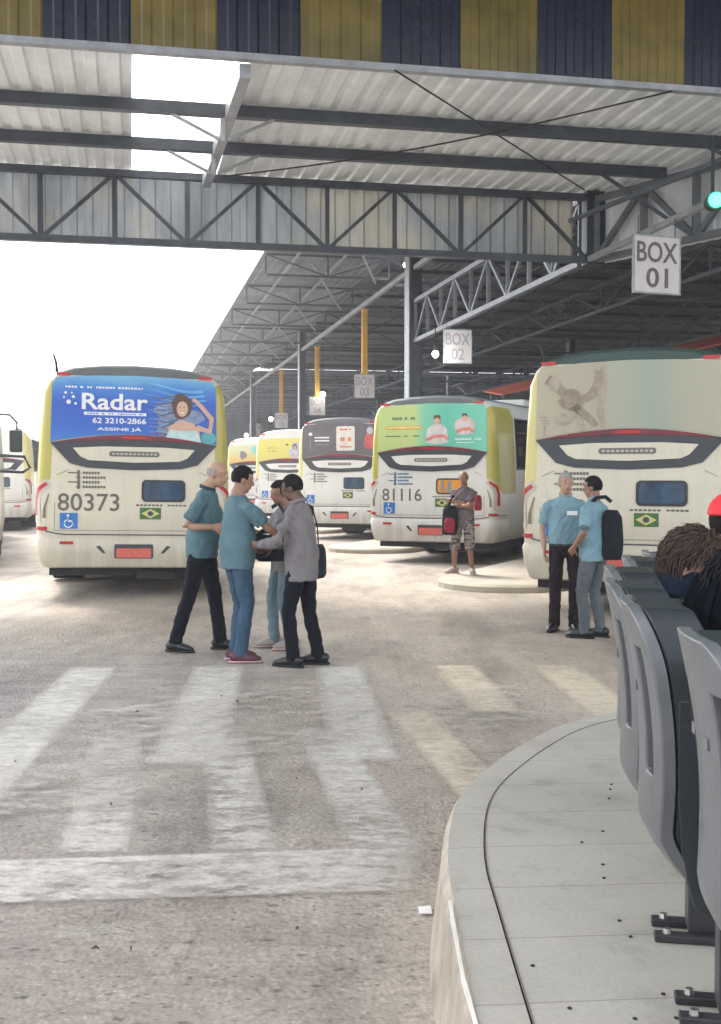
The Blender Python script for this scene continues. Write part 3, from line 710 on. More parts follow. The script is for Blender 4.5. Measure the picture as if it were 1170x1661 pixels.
def bus(loc, head, label, ad, number=None, body=CREAM, pillar=YELLOW, length=11.2, lean=0, winart=None, roofcol=None, front=False, group='city buses parked in the terminal'):
    e = empty('city_bus', loc, -R(head), label, 'bus', group); e.rotation_euler = (0, R(lean), -R(head))
    # body shell
    st = [0] + [y for y, k in RK[1:]] + [1.15]; ks = [k for y, k in RK] + [1]
    wins = []; y = 1.15
    while y + 1.45 < length - .9: wins.append((len(st) - 1, y + .07, y + 1.42)); st += [y + .07, y + 1.42, y + 1.49]; ks += [1, 1, 1]; y += 1.49
    st += [length - .12, length]; ks += [1, .95]
    mb = MB(); npf = len(PROF)
    def ptx(i, j, sg):
        z, wd = PROF[j]; zz = z - (.05 * (1 - ks[i]) / .085 if z > 2.85 else 0)
        return (sg * wd * ks[i], st[i], zz)
    winset = set()
    for k, y0, y1 in wins: winset.add(k + 1)
    for sg in (-1, 1):
        for i in range(len(st) - 1):
            for j in range(npf - 1):
                if i in winset and PROF[j][0] >= 1.75 and PROF[j + 1][0] <= 2.72: continue
                yl = PROF[j][0] >= 1.3 and PROF[j + 1][0] <= 2.95 and st[i + 1] <= 1.16
                if yl: mi = 1
                elif PROF[j][0] >= 3.0: mi = 2
                else: mi = 0
                q = [ptx(i, j, sg), ptx(i + 1, j, sg), ptx(i + 1, j + 1, sg), ptx(i, j + 1, sg)]
                mb.add(q, [(0, 1, 2, 3)], mi)
    for i in range(len(st) - 1):   # roof crown and floor
        a, b_, c, d = ptx(i, npf - 1, -1), ptx(i, npf - 1, 1), ptx(i + 1, npf - 1, 1), ptx(i + 1, npf - 1, -1)
        mb.add([a, (0, a[1], a[2] + .015), b_, c, (0, d[1], d[2] + .015), d], [(0, 1, 4, 5), (1, 2, 3, 4)], 2)
        a, b_, c, d = ptx(i, 0, -1), ptx(i, 0, 1), ptx(i + 1, 0, 1), ptx(i + 1, 0, -1)
        mb.add([a, b_, c, d], [(0, 1, 2, 3)], 3)
    for i in (0, len(st) - 1):     # end walls
        for j in range(npf - 1):
            for f0, f1 in ((-1, -.93), (-.93, .93), (.93, 1)):
                l0, r0 = ptx(i, j, f0), ptx(i, j, f1); l1, r1 = ptx(i, j + 1, f0), ptx(i, j + 1, f1)
                ed = abs(f0 + f1) > 1
                mb.add([l0, r0, r1, l1], [(0, 1, 2, 3)], 1 if (ed and PROF[j][0] >= 1.3 and PROF[j][0] < 2.9) else (2 if PROF[j][0] >= 3.0 else 0))
        z = PROF[-1][0] - .05; wt = PROF[-1][1] * ks[i]; mb.add([(-wt, st[i], z), (wt, st[i], z), (0, st[i], z + .015)], [(0, 1, 2)], 2)
    bo = mb.build('body', [body, pillar, roofcol or plain('bus_roof_grey', (.10, .11, .115), .6), DARK], e, True)
    for k, y0, y1 in wins:
        for sg in (-1, 1):
            mb = MB(); mb.add([(sg * (hw(1.75) - .012), y0, 1.75), (sg * (hw(1.75) - .012), y1, 1.75), (sg * (hw(2.25) - .012), y1, 2.25), (sg * (hw(2.25) - .012), y0, 2.25), (sg * (hw(2.72) - .012), y1, 2.72), (sg * (hw(2.72) - .012), y0, 2.72)], [(0, 1, 2, 3), (3, 2, 4, 5)])
            p_ = mb.build('side_window', GLASS, e)
            mb = MB()
            for z in (1.76, 2.45, 2.71): mb.box((sg * (hw(z) + .002), (y0 + y1) / 2, z), (.025, y1 - y0 - .004, .03))
            for yy in (y0 + .015, (y0 + y1) / 2, y1 - .015): mb.beam((sg * (hw(1.77) + .003), yy, 1.775), (sg * (hw(2.70) + .003), yy, 2.695), .025, .025)
            mb.build('frame', BLACKP, p_)
    # cabin floor and seats seen through the glass
    mb = MB(); mb.box((0, length / 2, .95), (2.3, length - .5, .04)); mb.build('floor', CHAR, e)
    mb = MB()
    for i in range(9):
        for x in (-.8, .8): mb.box((x, 1.3 + i * .95, 1.65), (.85, .10, .75)); mb.box((x, 1.55 + i * .95, 1.35), (.85, .45, .1))
    mb.build('seats', plain('bus_seat_blue', (.05, .07, .14), .7), e)
    # bumper
    mb = MB(); vs = []; fs = []; us = [x * .1 for x in range(0, 20)]
    for side in (-1, 1):
        base = len(mb.v)
        prof = [(.40, .0), (.42, .028), (.60, .04), (.78, .034), (.835, .0)]
        vs = []; fs = []
        for z, off in prof:
            for u in us: vs.append(surf(u, z, off, side) if u else (0, -off, z))
        m_ = len(us)
        for a in range(len(prof) - 1):
            for j in range(m_ - 1): fs.append((a * m_ + j, a * m_ + j + 1, (a + 1) * m_ + j + 1, (a + 1) * m_ + j))
        mb.add(vs, fs)
    mb.build('bumper', body, e, True)
    mb = MB()
    for side in (-1, 1):
        zs = lambda u: .845 + .055 * max(0, min(1, (u - .95) / .25)) ** 1.0
        for j in range(18):
            a, b_ = surf(j * .1, zs(j * .1), .003, side), surf(j * .1 + .1, zs(j * .1 + .1), .003, side)
            mb.beam(a, b_, .012, .014)
    mb.build('panel_seam', CHAR, e)
    mb = MB()
    for a_, b_ in (((-1.03, .90), (-1.03, 1.62)), ((1.03, .90), (1.03, 1.62)), ((-1.03, 1.62), (-.86, 1.70)), ((1.03, 1.62), (.86, 1.70)), ((-1.03, .90), (1.03, .90))): mb.beam((a_[0], -.001, a_[1]), (b_[0], -.001, b_[1]), .006, .007)
    mb.build('engine_lid_seam', plain('seam_grime', (.22, .19, .15), .7), e)
    mb = MB(); mb.box((0, .5, .36), (2.2, .7, .14)); mb.box((.3, .25, .30), (.5, .3, .12)); mb.box((0, length / 2, .36), (2.0, length - 2, .16)); mb.build('underside', DARK, e)
    mb = MB(); flat(mb, [(x / 20 * 1.09, arch(x / 20 * 1.09) - .01) for x in range(-20, 21)] + [(.84, 1.79), (.62, 1.735), (0, 1.71), (-.62, 1.735), (-.84, 1.79)], -.016, -.0); gp = mb.build('grille_panel', CHAR, e)
    mb = MB(); top_ = [(x / 20 * 1.03, arch(x / 20 * 1.09) - .005) for x in range(-20, 21)]; low = [(x / 20 * 1.0, 2.065 + .045 * (1 - (x / 20) ** 2)) for x in range(20, -21, -1)]
    flat(mb, top_ + low, -.028, -.017); mb.build('trim_arch', MAROON, gp)
    mb = MB(); flat(mb, ell(0, 2.145, .16, .022), -.036, -.029); mb.build('brake_light', REDL, gp)
    mb = MB(); flat(mb, [(-.80, 1.995), (-.4, 2.02), (.4, 2.02), (.80, 1.995), (.70, 1.88), (.60, 1.835), (0, 1.81), (-.60, 1.835), (-.70, 1.88)], -.028, -.017); mb.build('insert_panel', body, gp)
    mb = MB(); flat(mb, rrect(-.33, 1.89, .33, 1.96, .03), -.034, -.029); mb.build('badge', plain('badge_grey', (.16, .15, .14), .5), gp)
    mb = MB(); [flat(mb, rrect(-.29 + i * .055, 1.912, -.255 + i * .055, 1.938, .005), -.037, -.0345) for i in range(11)]; mb.build('badge_letters', plain('badge_pale', (.5, .48, .42), .5), gp)
    # engine lid window
    mb = MB(); flat(mb, rrect(.10, 1.29, .68, 1.585, .06), -.014, -.0); wf = mb.build('rear_window', BLACKP, e)
    mb = MB(); flat(mb, rrect(.135, 1.32, .645, 1.555, .045), -.019, -.0145); mb.build('pane', GLASSB if not winart else plain('orange_print', (.75, .30, .02), .4), wf)
    if winart:
        mb = MB(); flat(mb, rrect(.33, 1.335, .41, 1.54, .01), -.023, -.0195); flat(mb, rrect(.20, 1.36, .26, 1.53, .01), -.023, -.0195); flat(mb, rrect(.20, 1.345, .32, 1.38, .01), -.0235, -.0200); mb.build('print', plain('print_grey', (.25, .27, .28), .5), wf)
    mb = MB(); flat(mb, [(.08, 1.055), (.36, 1.055), (.36, 1.21), (.08, 1.21)], -.008, -.0); fl = mb.build('flag', GREENV, e)
    mb = MB(); flat(mb, [(.10, 1.1325), (.22, 1.07), (.34, 1.1325), (.22, 1.195)], -.011, -.0085); mb.build('rhombus', YELV, fl)
    mb = MB(); flat(mb, ell(.22, 1.1325, .038, .034), -.014, -.0115); mb.build('disc', plain('flag_disc', (.05, .07, .10), .5), fl)
    mb = MB(); [flat(mb, rrect(.03 + i * .052, 1.232, .03 + i * .052 + .038, 1.255, .004), -.005, -.0) for i in range(13) if i != 7]; mb.build('small_lettering', INK, e)
    mb = MB(); rr = random.Random(5)
    for i in range(4):
        zz = 1.665 - i * .062
        flat(mb, [(-.86 + (i % 2) * .1, zz - .008), (-.70, zz - .008), (-.70, zz + .008), (-.86 + (i % 2) * .1, zz + .008)], -.006, -.0)
        x = -.67
        while x < -.67 + .20 + .08 * (i % 2): flat(mb, rrect(x, zz - .016, x + .028, zz + .016, .003), -.006, -.0); x += .038
    flat(mb, [(-.74, 1.45), (-.705, 1.45), (-.705, 1.70), (-.74, 1.70)], -.0065, -.0002)
    mb.build('operator_logo', INKB if number == '81116' else INK, e)
    if number: text('fleet_number', number, .3, INK, e, (-.59, -.004, 1.275), width=.80, height=.235, bold=.002)
    mb = MB(); flat(mb, [(-.96, .92), (-.73, .92), (-.73, 1.13), (-.96, 1.13)], -.008, -.0); wc = mb.build('wheelchair_sign', BLUEV, e)
    mb = MB(); flat(mb, ell(-.855, 1.095, .017, .017, 10), -.012, -.0085); mb.beam((-.855, -.012, 1.07), (-.85, -.012, 1.02), .006, .022); mb.beam((-.85, -.012, 1.02), (-.80, -.012, 1.02), .006, .02); mb.beam((-.80, -.012, 1.02), (-.785, -.012, .965), .006, .02)
    for i in range(9):
        a0, a1 = R(110 + i * 26), R(136 + i * 26); mb.beam((-.85 + .052 * math.cos(a0), -.0125, .99 + .052 * math.sin(a0)), (-.85 + .052 * math.cos(a1), -.0125, .99 + .052 * math.sin(a1)), .005, .014)
    mb.build('symbol', WHITEV, wc)
    # plate, vents, reflectors
    mb = MB(); flat(mb, rrect(-.25, .53, .26, .72, .02), -.046, -.03); pr = mb.build('plate_recess', CHAR, e)
    mb = MB(); flat(mb, rrect(-.225, .54, .235, .665, .012), -.052, -.0465); mb.build('licence_plate', PLATE, pr)
    for sg in (-1, 1):
        mb = MB(); flat(mb, [(sg * .36, .60), (sg * .40, .60), (sg * .49, .69), (sg * .44, .70)], -.05, -.03); mb.build('vent_slot', CHAR, e)
    for sg in (-1, 1):
        mb = MB(); flat(mb, rrect(sg * .87 - .09, .715, sg * .87 + .09, .755, .015), -.048, -.03); mb.build('reflector', REDL, e)
        mb = MB(); flat(mb, rrect(sg * 1.0 - .08, 2.955, sg * 1.0 + .08, 2.99, .015) if 0 else rrect(sg * .93 - .09, 2.945, sg * .93 + .09, 2.985, .015), -.03, -.0); mb.build('marker_light', REDL, e)
    for sg in (-1, 1):   # tail lamps wrapped round the corner
        mb = MB(); wrap(mb, lambda f: (1.27 + .36 * f, .93 + .06 * f, 1.75 - .72 * f ** .55), .005, sg, 12, 10); hs_ = mb.build('tail_lamp_housing', body, e, True)
        def sstrip(nm, pts, w0, w1, mt, off=.014):
            mb = MB(); vs = []; m_ = 4; fine = []
            for a_, b_ in zip(pts, pts[1:]):
                for q in range(4): fine.append((a_[0] + (b_[0] - a_[0]) * q / 4, a_[1] + (b_[1] - a_[1]) * q / 4))
            fine.append(pts[-1])
            for a_, (u_, z_) in enumerate(fine):
                pa, pb = fine[max(a_ - 1, 0)], fine[min(a_ + 1, len(fine) - 1)]; dx, dz = pb[0] - pa[0], pb[1] - pa[1]; l_ = math.hypot(dx, dz)
                w_ = w0 + (w1 - w0) * a_ / (len(fine) - 1)
                for q in range(m_ + 1): tq = (q / m_ * 2 - 1) * w_; vs.append(surf(u_ - dz / l_ * tq, z_ + dx / l_ * tq, off, sg))
            n_ = len(fine); mb.add(vs, [(a_ * (m_ + 1) + q, a_ * (m_ + 1) + q + 1, (a_ + 1) * (m_ + 1) + q + 1, (a_ + 1) * (m_ + 1) + q) for a_ in range(n_ - 1) for q in range(m_)])
            mb.build(nm, mt, hs_, True)
        sstrip('pale_surround', [(1.30, 1.0), (1.30, 1.30), (1.24, 1.42), (1.10, 1.54)], .095, .06, plain('lamp_surround', (.55, .50, .42), .4), .010)
        sstrip('lens', [(1.33, 1.09), (1.33, 1.30), (1.27, 1.42), (1.13, 1.52)], .050, .022, REDL)
        sstrip('edge_trim', [(1.16, 1.06), (1.15, 1.22), (1.10, 1.38)], .018, .008, plain('olive_trim', (.20, .17, .10), .5), .016)
        sstrip('reversing_lens', [(1.30, 1.025), (1.30, 1.06)], .04, .04, WHL)
        mb = MB(); wrap(mb, lambda f: (.90 + .045 * f, 1.12 - .0 * f, 1.34 - .06 * f), .014, sg, 2); mb.build('indicator_lens', REDL, hs_, True)
    # roof band edge, antenna, cooling box
    mb = MB(); mb.tube([(-1.02, .10, 3.0), (-1.03, .06, 3.12), (-1.06, 0, 3.22)], [.025, .018, .012], 8); mb.build('antenna', BLACKP, e, True)
    mb = MB(); mb.box((0, 4.5, 3.15), (1.5, 2.2, .16)); bevel(mb.build('roof_unit', WHITEP, e), .04)
    # wheels
    for yy in (2.9, 8.6):
        for sg in (-1, 1):
            mb = MB(); xs = [sg * x for x in (.72, .75, .98, 1.20, 1.23)] if yy < 5 else [sg * x for x in (.93, .95, 1.05, 1.20, 1.22)]
            mb.tube([(x, yy, .48) for x in xs], [.40, .475, .48, .475, .42], 28); wh = mb.build('wheel', TYRE, e, True)
            mb = MB(); mb.tube([(sg * 1.232, yy, .48), (sg * 1.245, yy, .48), (sg * 1.18, yy, .48)], [.26, .25, .12], 20); mb.build('rim', RIM, wh)
            mb = MB(); vs = []; N_ = 14
            for r_ in (.50, .57):
                for i in range(N_ + 1): a = math.pi * i / N_; vs.append((sg * 1.283, yy + r_ * math.cos(a), .46 + r_ * math.sin(a)))
            mb.add(vs, [(i, i + 1, N_ + 2 + i, N_ + 1 + i) for i in range(N_)])
            mb.add([(sg * 1.2805, yy, .42)] + [(sg * 1.2805, yy + .50 * math.cos(math.pi * i / N_), .46 + .50 * math.sin(math.pi * i / N_)) for i in range(N_ + 1)], [(0, i + 1, i + 2) for i in range(N_)], 1)
            mb.build('wheel_arch', [CHAR, DARK], wh)
    if front:
        y = length + .004
        mb = MB(); flat(mb, rrect(-1.12, 1.25, 1.12, 2.75, .12), y - .01, y + .012); ws = mb.build('windscreen', GLASSD, e)
        mb = MB(); mb.beam((0, y + .016, 1.27), (0, y + .016, 2.73), .03, .01); mb.build('divider', BLACKP, ws)
        mb = MB(); flat(mb, rrect(-.8, 2.80, .8, 2.98, .03), y - .01, y + .012); mb.build('destination_display', DARK, e)
        for sg in (-1, 1):
            mb = MB(); flat(mb, ell(sg * .9, .78, .2, .09), y - .01, y + .02); mb.build('headlight', WHL, e)
            mb = MB(); mb.tube([(sg * 1.18, y - .1, 2.74), (sg * 1.38, y + .12, 2.72), (sg * 1.50, y + .2, 2.58), (sg * 1.50, y + .2, 2.45)], .022, 8); ma_ = mb.build('mirror_arm', BLACKP, e, True)
            mb = MB(); mb.box((sg * 1.48, y + .2, 2.25), (.22, .09, .40)); bevel(mb.build('mirror_head', BLACKP, ma_), .03)
            mb = MB(); mb.tube([(sg * 1.18, y - .05, 1.72), (sg * 1.6, y + .12, 1.70), (sg * 1.72, y + .15, 1.78), (sg * 1.62, y + .12, 1.98), (sg * 1.18, y - .05, 2.0)], .03, 8); mb.build('lower_mirror_arm', BLACKP, e, True)
    # rear advert
    if ad: ad(e)
    return e
AD = [(x / 20 * 1.10, arch(x / 20 * 1.09) + .0) for x in range(-20, 21)]
def adbase(e, mat, z1=2.93, hwid=1.09):
    mb = MB(); pts = [(x / 20 * hwid, arch(x / 20 * 1.09) + .002) for x in range(-20, 21)] + [(hwid - .02, z1 - .10), (hwid - .07, z1 - .01), (.55, z1 + .025), (0, z1 + .04), (-.55, z1 + .025), (-hwid + .07, z1 - .01), (-hwid + .02, z1 - .10)]
    flat(mb, pts, -.012, .002); return mb.build('advert_panel', mat, e)
def shape(p, poly, lay, mat, name='print'):
    mb = MB(); y = -.012 - .0025 * lay; flat(mb, poly, y - .002, y - .0003); return mb.build(name, mat, p)
def blob(cx, cz, rx, rz, seed, jit=.18, n=26):
    rr = random.Random(seed); ph = [rr.uniform(0, 6.28) for _ in range(4)]
    return [(cx + rx * (1 + jit * (math.sin(3 * t + ph[0]) * .5 + math.sin(5 * t + ph[1]) * .3 + math.sin(9 * t + ph[2]) * .25)) * math.cos(t), cz + rz * (1 + jit * (math.sin(3 * t + ph[0]) * .5 + math.sin(5 * t + ph[1]) * .3)) * math.sin(t)) for t in [2 * math.pi * i / n for i in range(n)]]
def strip(pts, w0, w1):
    L_ = []; R_ = []
    for i, (x, z) in enumerate(pts):
        a = pts[max(i - 1, 0)]; b_ = pts[min(i + 1, len(pts) - 1)]; dx, dz = b_[0] - a[0], b_[1] - a[1]; l = math.hypot(dx, dz) or 1
        w_ = w0 + (w1 - w0) * i / (len(pts) - 1); L_.append((x - dz / l * w_, z + dx / l * w_)); R_.append((x + dz / l * w_, z - dx / l * w_))
    return L_ + R_[::-1]
def lines(p, x0, x1, z, h_, mat, lay=1, gap=.02, wd=.035, seed=1):
    mb = MB(); rr = random.Random(seed); x = x0; y = -.012 - .0025 * lay
    while x < x1:
        w_ = wd * rr.uniform(.6, 1.2)
        if rr.random() > .12: flat(mb, [(x, z - h_ / 2), (min(x + w_, x1), z - h_ / 2), (min(x + w_, x1), z + h_ / 2), (x, z + h_ / 2)], y - .002, y - .0003)
        x += w_ + gap
    mb.build('small_lettering', mat, p)
LB = plain('print_light_blue', (.14, .42, .72), .4, 0, .2, 5); TEAL = plain('print_teal', (.10, .42, .46), .4, 0, .25, 5)
def ad_blue(e):
    p = adbase(e, grad('blue_advert', [(2.02, (.05, .22, .60)), (2.25, (.03, .14, .55)), (2.6, (.025, .10, .52)), (2.8, (.05, .22, .62)), (3.0, (.22, .52, .72))], 2, warp=.25, scale=1.3))
    for i, (z, c) in enumerate(((2.86, .02), (2.78, .012), (2.70, .010), (2.63, .008), (2.50, .008), (2.40, .007))):
        shape(p, strip([(-.1 + i * .12 + k * .1, z + .035 * math.sin(k * .6 + i) - k * .006) for k in range(int((1.05 + .1 - i * .12) / .1))], c * .3, c), 1, LB, 'wave')
    shape(p, blob(.55, 2.42, .30, .22, 4, .35), 2, plain('hair_glow', (.20, .26, .42), .4, 0, .4, 14), 'hair_shadow')
    for k in range(20):
        z = 2.70 - k * .026
        shape(p, strip([(.60, z + .04), (.48, z + .05 * math.sin(k)), (.36, z - .02), (.22 + .05 * math.sin(k * 2.2), z + .04 * math.sin(k * 1.7))], (.011), .003), 3, (HAIRP, plain('print_hair_glow', (.28, .24, .34), .4), LB)[k % 3], 'hair_strand')
    shape(p, [(.42, 2.14), (.45, 2.30), (.60, 2.40), (.78, 2.36), (.86, 2.24), (.88, 2.09), (.65, 2.13)], 4, SKINP, 'shoulders')
    shape(p, [(.40, 2.15), (.48, 2.27), (.64, 2.25), (.82, 2.26), (.88, 2.10), (.65, 2.13)], 5, plain('print_pale_top', (.50, .66, .66), .5, 0, .2, 9), 'top')
    shape(p, blob(.62, 2.58, .135, .17, 8, .1), 4, HAIRP, 'hair')
    shape(p, ell(.625, 2.545, .075, .105), 5, SKINP, 'face'); shape(p, ell(.595, 2.565, .012, .006, 8), 6, HAIRP, 'eye'); shape(p, ell(.65, 2.565, .012, .006, 8), 6, HAIRP, 'eye'); shape(p, ell(.625, 2.495, .025, .008, 8), 6, WHITEV, 'smile')
    shape(p, strip([(.82, 2.30), (1.0, 2.25), (1.02, 2.42), (.90, 2.56), (.80, 2.66), (.76, 2.68)], .04, .022), 6, SKINP, 'arm')
    shape(p, blob(.98, 2.16, .10, .09, 3, .1), 2, TEAL, 'water')
    text('brand_lettering', 'Radar', .3, WHITEV, p, (-.26, -.016, 2.615), width=.86, height=.22, bold=.006, depth=.0015)
    shape(p, strip([(-.66, 2.455), (.15, 2.455)], .020, .020), 1, WHITEV, 'underline'); lines(p, -.62, .11, 2.455, .016, BLUEV, 2, .012, .03)
    for k, (x, z, r_) in enumerate(((-.90, 2.72, .018), (-.86, 2.60, .03), (-.80, 2.67, .02), (-.77, 2.58, .018), (-.82, 2.72, .012), (-.92, 2.66, .012))): shape(p, ell(x, z, r_, r_, 10), 1, WHITEV, 'dot')
    lines(p, -.90, .10, 2.80, .026, WHITEV, 1, .012, .03)
    text('phone_lettering', '62 3210-2866', .1, WHITEV, p, (-.20, -.016, 2.365), width=.70, height=.075, bold=.002, depth=.0015)
    text('slogan_lettering', 'ASSINE JÁ', .1, WHITEV, p, (-.20, -.016, 2.252), width=.58, height=.062, bold=.002, depth=.0015)
def ad_sepia(e):
    p = adbase(e, grad('faded_advert', [(-1.1, (.47, .42, .31)), (-.25, (.42, .38, .29)), (-.2, (.40, .41, .31)), (.3, (.33, .38, .31)), (.7, (.42, .41, .30)), (1.1, (.45, .43, .32))], 0, warp=.06))
    BRN = plain('print_brown', (.32, .26, .19), .5, 0, .3, 9); BR2 = plain('print_light_brown', (.40, .345, .255), .5, 0, .25, 7)
    shape(p, strip([(-.34, 2.90), (-.30, 2.70), (-.33, 2.45), (-.28, 2.20)], .07, .03), 1, BR2, 'cloth')
    shape(p, strip([(-.95, 2.78), (-.84, 2.70), (-.72, 2.58), (-.55, 2.52), (-.42, 2.58), (-.34, 2.72), (-.33, 2.86)], .06, .045), 2, BRN, 'arms')
    shape(p, blob(-.66, 2.52, .13, .13, 5, .25), 3, BRN, 'torso'); shape(p, ell(-.86, 2.72, .07, .09), 3, BR2, 'head'); shape(p, blob(-.76, 2.30, .10, .07, 7, .2), 2, BR2, 'drape')
    shape(p, strip([(-.62, 2.45), (-.48, 2.34), (-.36, 2.22)], .05, .03), 3, BRN, 'leg'); shape(p, strip([(-.66, 2.44), (-.56, 2.30), (-.52, 2.17)], .04, .02), 3, BR2, 'leg')
    for k in range(3): shape(p, ell(-1.0 + .02 * k, 2.33 - .035 * k, .05, .009), 2, BR2, 'scroll')
    shape(p, strip([(-.98, 2.24), (-.99, 2.10)], .012, .012), 2, BR2, 'stem')
def ad_green(e):
    p = adbase(e, grad('green_advert', [(-1.1, (.50, .62, .22)), (-.35, (.52, .62, .24)), (-.12, (.20, .58, .38)), (.3, (.12, .52, .38)), (1.1, (.20, .60, .45))], 0, warp=.05))
    OR = plain('print_orange', (.75, .35, .10), .5, 0, .2, 6); YE = plain('print_yellow', (.78, .66, .20), .5)
    text('headline', 'O Caminho', .1, plain('print_green_ink', (.10, .22, .10), .5), p, (-.55, -.016, 2.72), width=.5, height=.07, depth=.0015) if 0 else lines(p, -.78, -.30, 2.70, .05, plain('print_green_ink', (.12, .24, .12), .5), 1, .012, .045)
    shape(p, rrect(-.92, 2.50, -.18, 2.56, .03), 1, OR, 'banner'); shape(p, rrect(-.90, 2.515, -.20, 2.545, .015), 2, YE, 'banner_text'); lines(p, -.92, -.22, 2.37, .018, GREENV, 1, .006, .08)
    for cx, cz, s_ in ((.12, 2.52, 1.15), (.66, 2.60, .85)):
        if s_ < 1: shape(p, ell(cx, cz - .06, .20, .17), 1, plain('print_pink_pale', (.70, .50, .46), .5), 'disc')
        shape(p, [(cx - .20 * s_, cz - .24 * s_), (cx - .17 * s_, cz - .02 * s_), (cx - .06 * s_, cz + .06 * s_), (cx + .06 * s_, cz + .06 * s_), (cx + .17 * s_, cz - .02 * s_), (cx + .20 * s_, cz - .24 * s_), (cx, cz - .27 * s_)], 2, plain('print_pale_shirt', (.62, .58, .55), .5, 0, .2, 9), 'figure')
        shape(p, ell(cx, cz + .12 * s_, .055 * s_, .075 * s_), 3, SKINP, 'face'); shape(p, [(cx - .06 * s_, cz + .13 * s_), (cx - .05 * s_, cz + .2 * s_), (cx + .05 * s_, cz + .2 * s_), (cx + .06 * s_, cz + .13 * s_), (cx, cz + .165 * s_)], 4, HAIRP, 'hair')
        shape(p, strip([(cx - .19 * s_, cz - .20 * s_), (cx - .05 * s_, cz - .14 * s_), (cx + .12 * s_, cz - .13 * s_), (cx + .19 * s_, cz - .19 * s_)], .03, .03), 4, plain('print_red_pink', (.66, .22, .18), .5, 0, .2, 9), 'arms')
    lines(p, .42, .98, 2.30, .025, WHITEV, 1, .01, .06, 4); lines(p, .5, .92, 2.24, .015, WHITEV, 1, .01, .06, 5)
def ad_dark(e):
    p = adbase(e, plain('dark_grey_advert', (.12, .11, .12), .4, 0, .2, 3))
    shape(p, rrect(-.10, 2.26, .42, 2.88, .05), 1, plain('print_cream', (.72, .66, .60), .5), 'card'); lines(p, .0, .34, 2.80, .04, PLATE, 2, .01, .05); lines(p, .02, .32, 2.55, .10, AMBER, 2, .01, .07, 3); lines(p, .0, .34, 2.36, .04, PLATE, 2, .01, .05, 6)
    for z in (2.60, 2.52): lines(p, -.72, -.30, z, .035, WHITEV, 1, .004, .12)
    shape(p, [(-.90, 2.66), (-.78, 2.66), (-.80, 2.73), (-.88, 2.73)], 1, WHITEV, 'mark'); shape(p, strip([(-.84, 2.66), (-.84, 2.25)], .008, .008), 1, STEELL, 'line'); lines(p, -.70, -.30, 2.42, .02, STEELL, 1, .01, .06)
    shape(p, blob(.84, 2.50, .17, .22, 9, .15), 1, plain('print_red', (.55, .10, .09), .5, 0, .3, 9), 'picture'); shape(p, ell(.84, 2.76, .09, .09), 2, plain('print_grey_pale', (.5, .48, .5), .5), 'picture_top')
def ad_yellow(e):
    p = adbase(e, grad('yellow_advert', [(2.05, (.45, .60, .20)), (2.18, (.65, .60, .15)), (2.6, (.72, .62, .14)), (3.0, (.74, .66, .22))], 2, warp=.1), 2.80)
    shape(p, blob(.35, 2.42, .30, .27, 11, .15), 1, plain('print_grey_photo', (.50, .50, .52), .5, 0, .3, 9), 'photo'); shape(p, ell(.27, 2.55, .085, .10), 2, HAIRP, 'hair'); shape(p, ell(.27, 2.52, .05, .07), 3, SKINP, 'face')
    shape(p, strip([(.40, 2.2), (.55, 2.4), (.72, 2.62)], .05, .03), 2, plain('print_orange_pale', (.72, .45, .30), .5), 'arm'); lines(p, -.75, -.40, 2.52, .02, GREENV, 1, .01, .05); lines(p, -.72, -.42, 2.42, .02, GREENV, 1, .01, .05, 3)
    shape(p, ell(-.02, 2.62, .05, .03), 1, GREENV, 'mark')
def ad_mixed(e):
    p = adbase(e, grad('mixed_advert', [(2.05, (.68, .42, .10)), (2.3, (.70, .50, .15)), (2.55, (.62, .62, .35)), (3.0, (.70, .68, .50))], 2, warp=.15), 2.80)
    shape(p, blob(.25, 2.62, .34, .18, 2, .15), 1, plain('print_turquoise', (.22, .60, .55), .5), 'banner'); shape(p, blob(-.45, 2.42, .16, .16, 3, .2), 1, plain('print_dark_photo', (.22, .20, .20), .5, 0, .3, 9), 'photo'); shape(p, ell(.3, 2.3, .2, .05), 2, AMBER, 'stroke')
DKGREEN = plain('bus_roof_dark_green', (.035, .075, .065), .5)
GREYR = plain('bus_roof_grey2', (.14, .15, .155), .6)
WHR = plain('bus_roof_white', (.72, .72, .70), .6)
bus((-3.06, 15.2, 0), -11.5, 'cream city bus with blue advert and number 80373, left of the group', ad_blue, '80373', CREAM, YELLOW, lean=1.0, roofcol=GREYR)
bus((3.08, 13.1, 0), 25, 'nearest cream bus cropped by the right edge with faded sepia advert and dark green roof', ad_sepia, None, CREAM, PALEY, roofcol=DKGREEN)
bus((1.31, 21.04, 0), 25, 'white and yellow bus with green advert and fleet number 81116 behind the backpack man', ad_green, '81116', WHITEP, YELLOW, winart=True, roofcol=GREYR)
bus((-.52, 28.9, 0), 25, 'white bus with dark grey advert in the middle of the parked row', ad_dark, None, WHITEP, PALEY, roofcol=GREYR)
bus((-2.35, 36.7, 0), 25, 'white bus with yellow advert and white roof, fourth in the parked row', ad_yellow, None, WHITEP, PALEY, roofcol=WHR)
bus((-4.20, 44.5, 0), 25, 'farthest parked bus with turquoise and orange advert just right of the left bus', ad_mixed, None, WHITEP, PALEY, roofcol=WHR)
bus((-10.9, 33, 0), -11.5, 'pale bus at far left seen from behind, beyond the blue advert bus', None, None, WHITEP, PALEY, roofcol=WHR)
q = bus((-7.62 - 3.42, 20 + 10.66, 0), 162.2, 'bus facing the camera at the left frame edge with dark mirrors', None, None, WHITEP, WHITEP, roofcol=WHR, front=True)
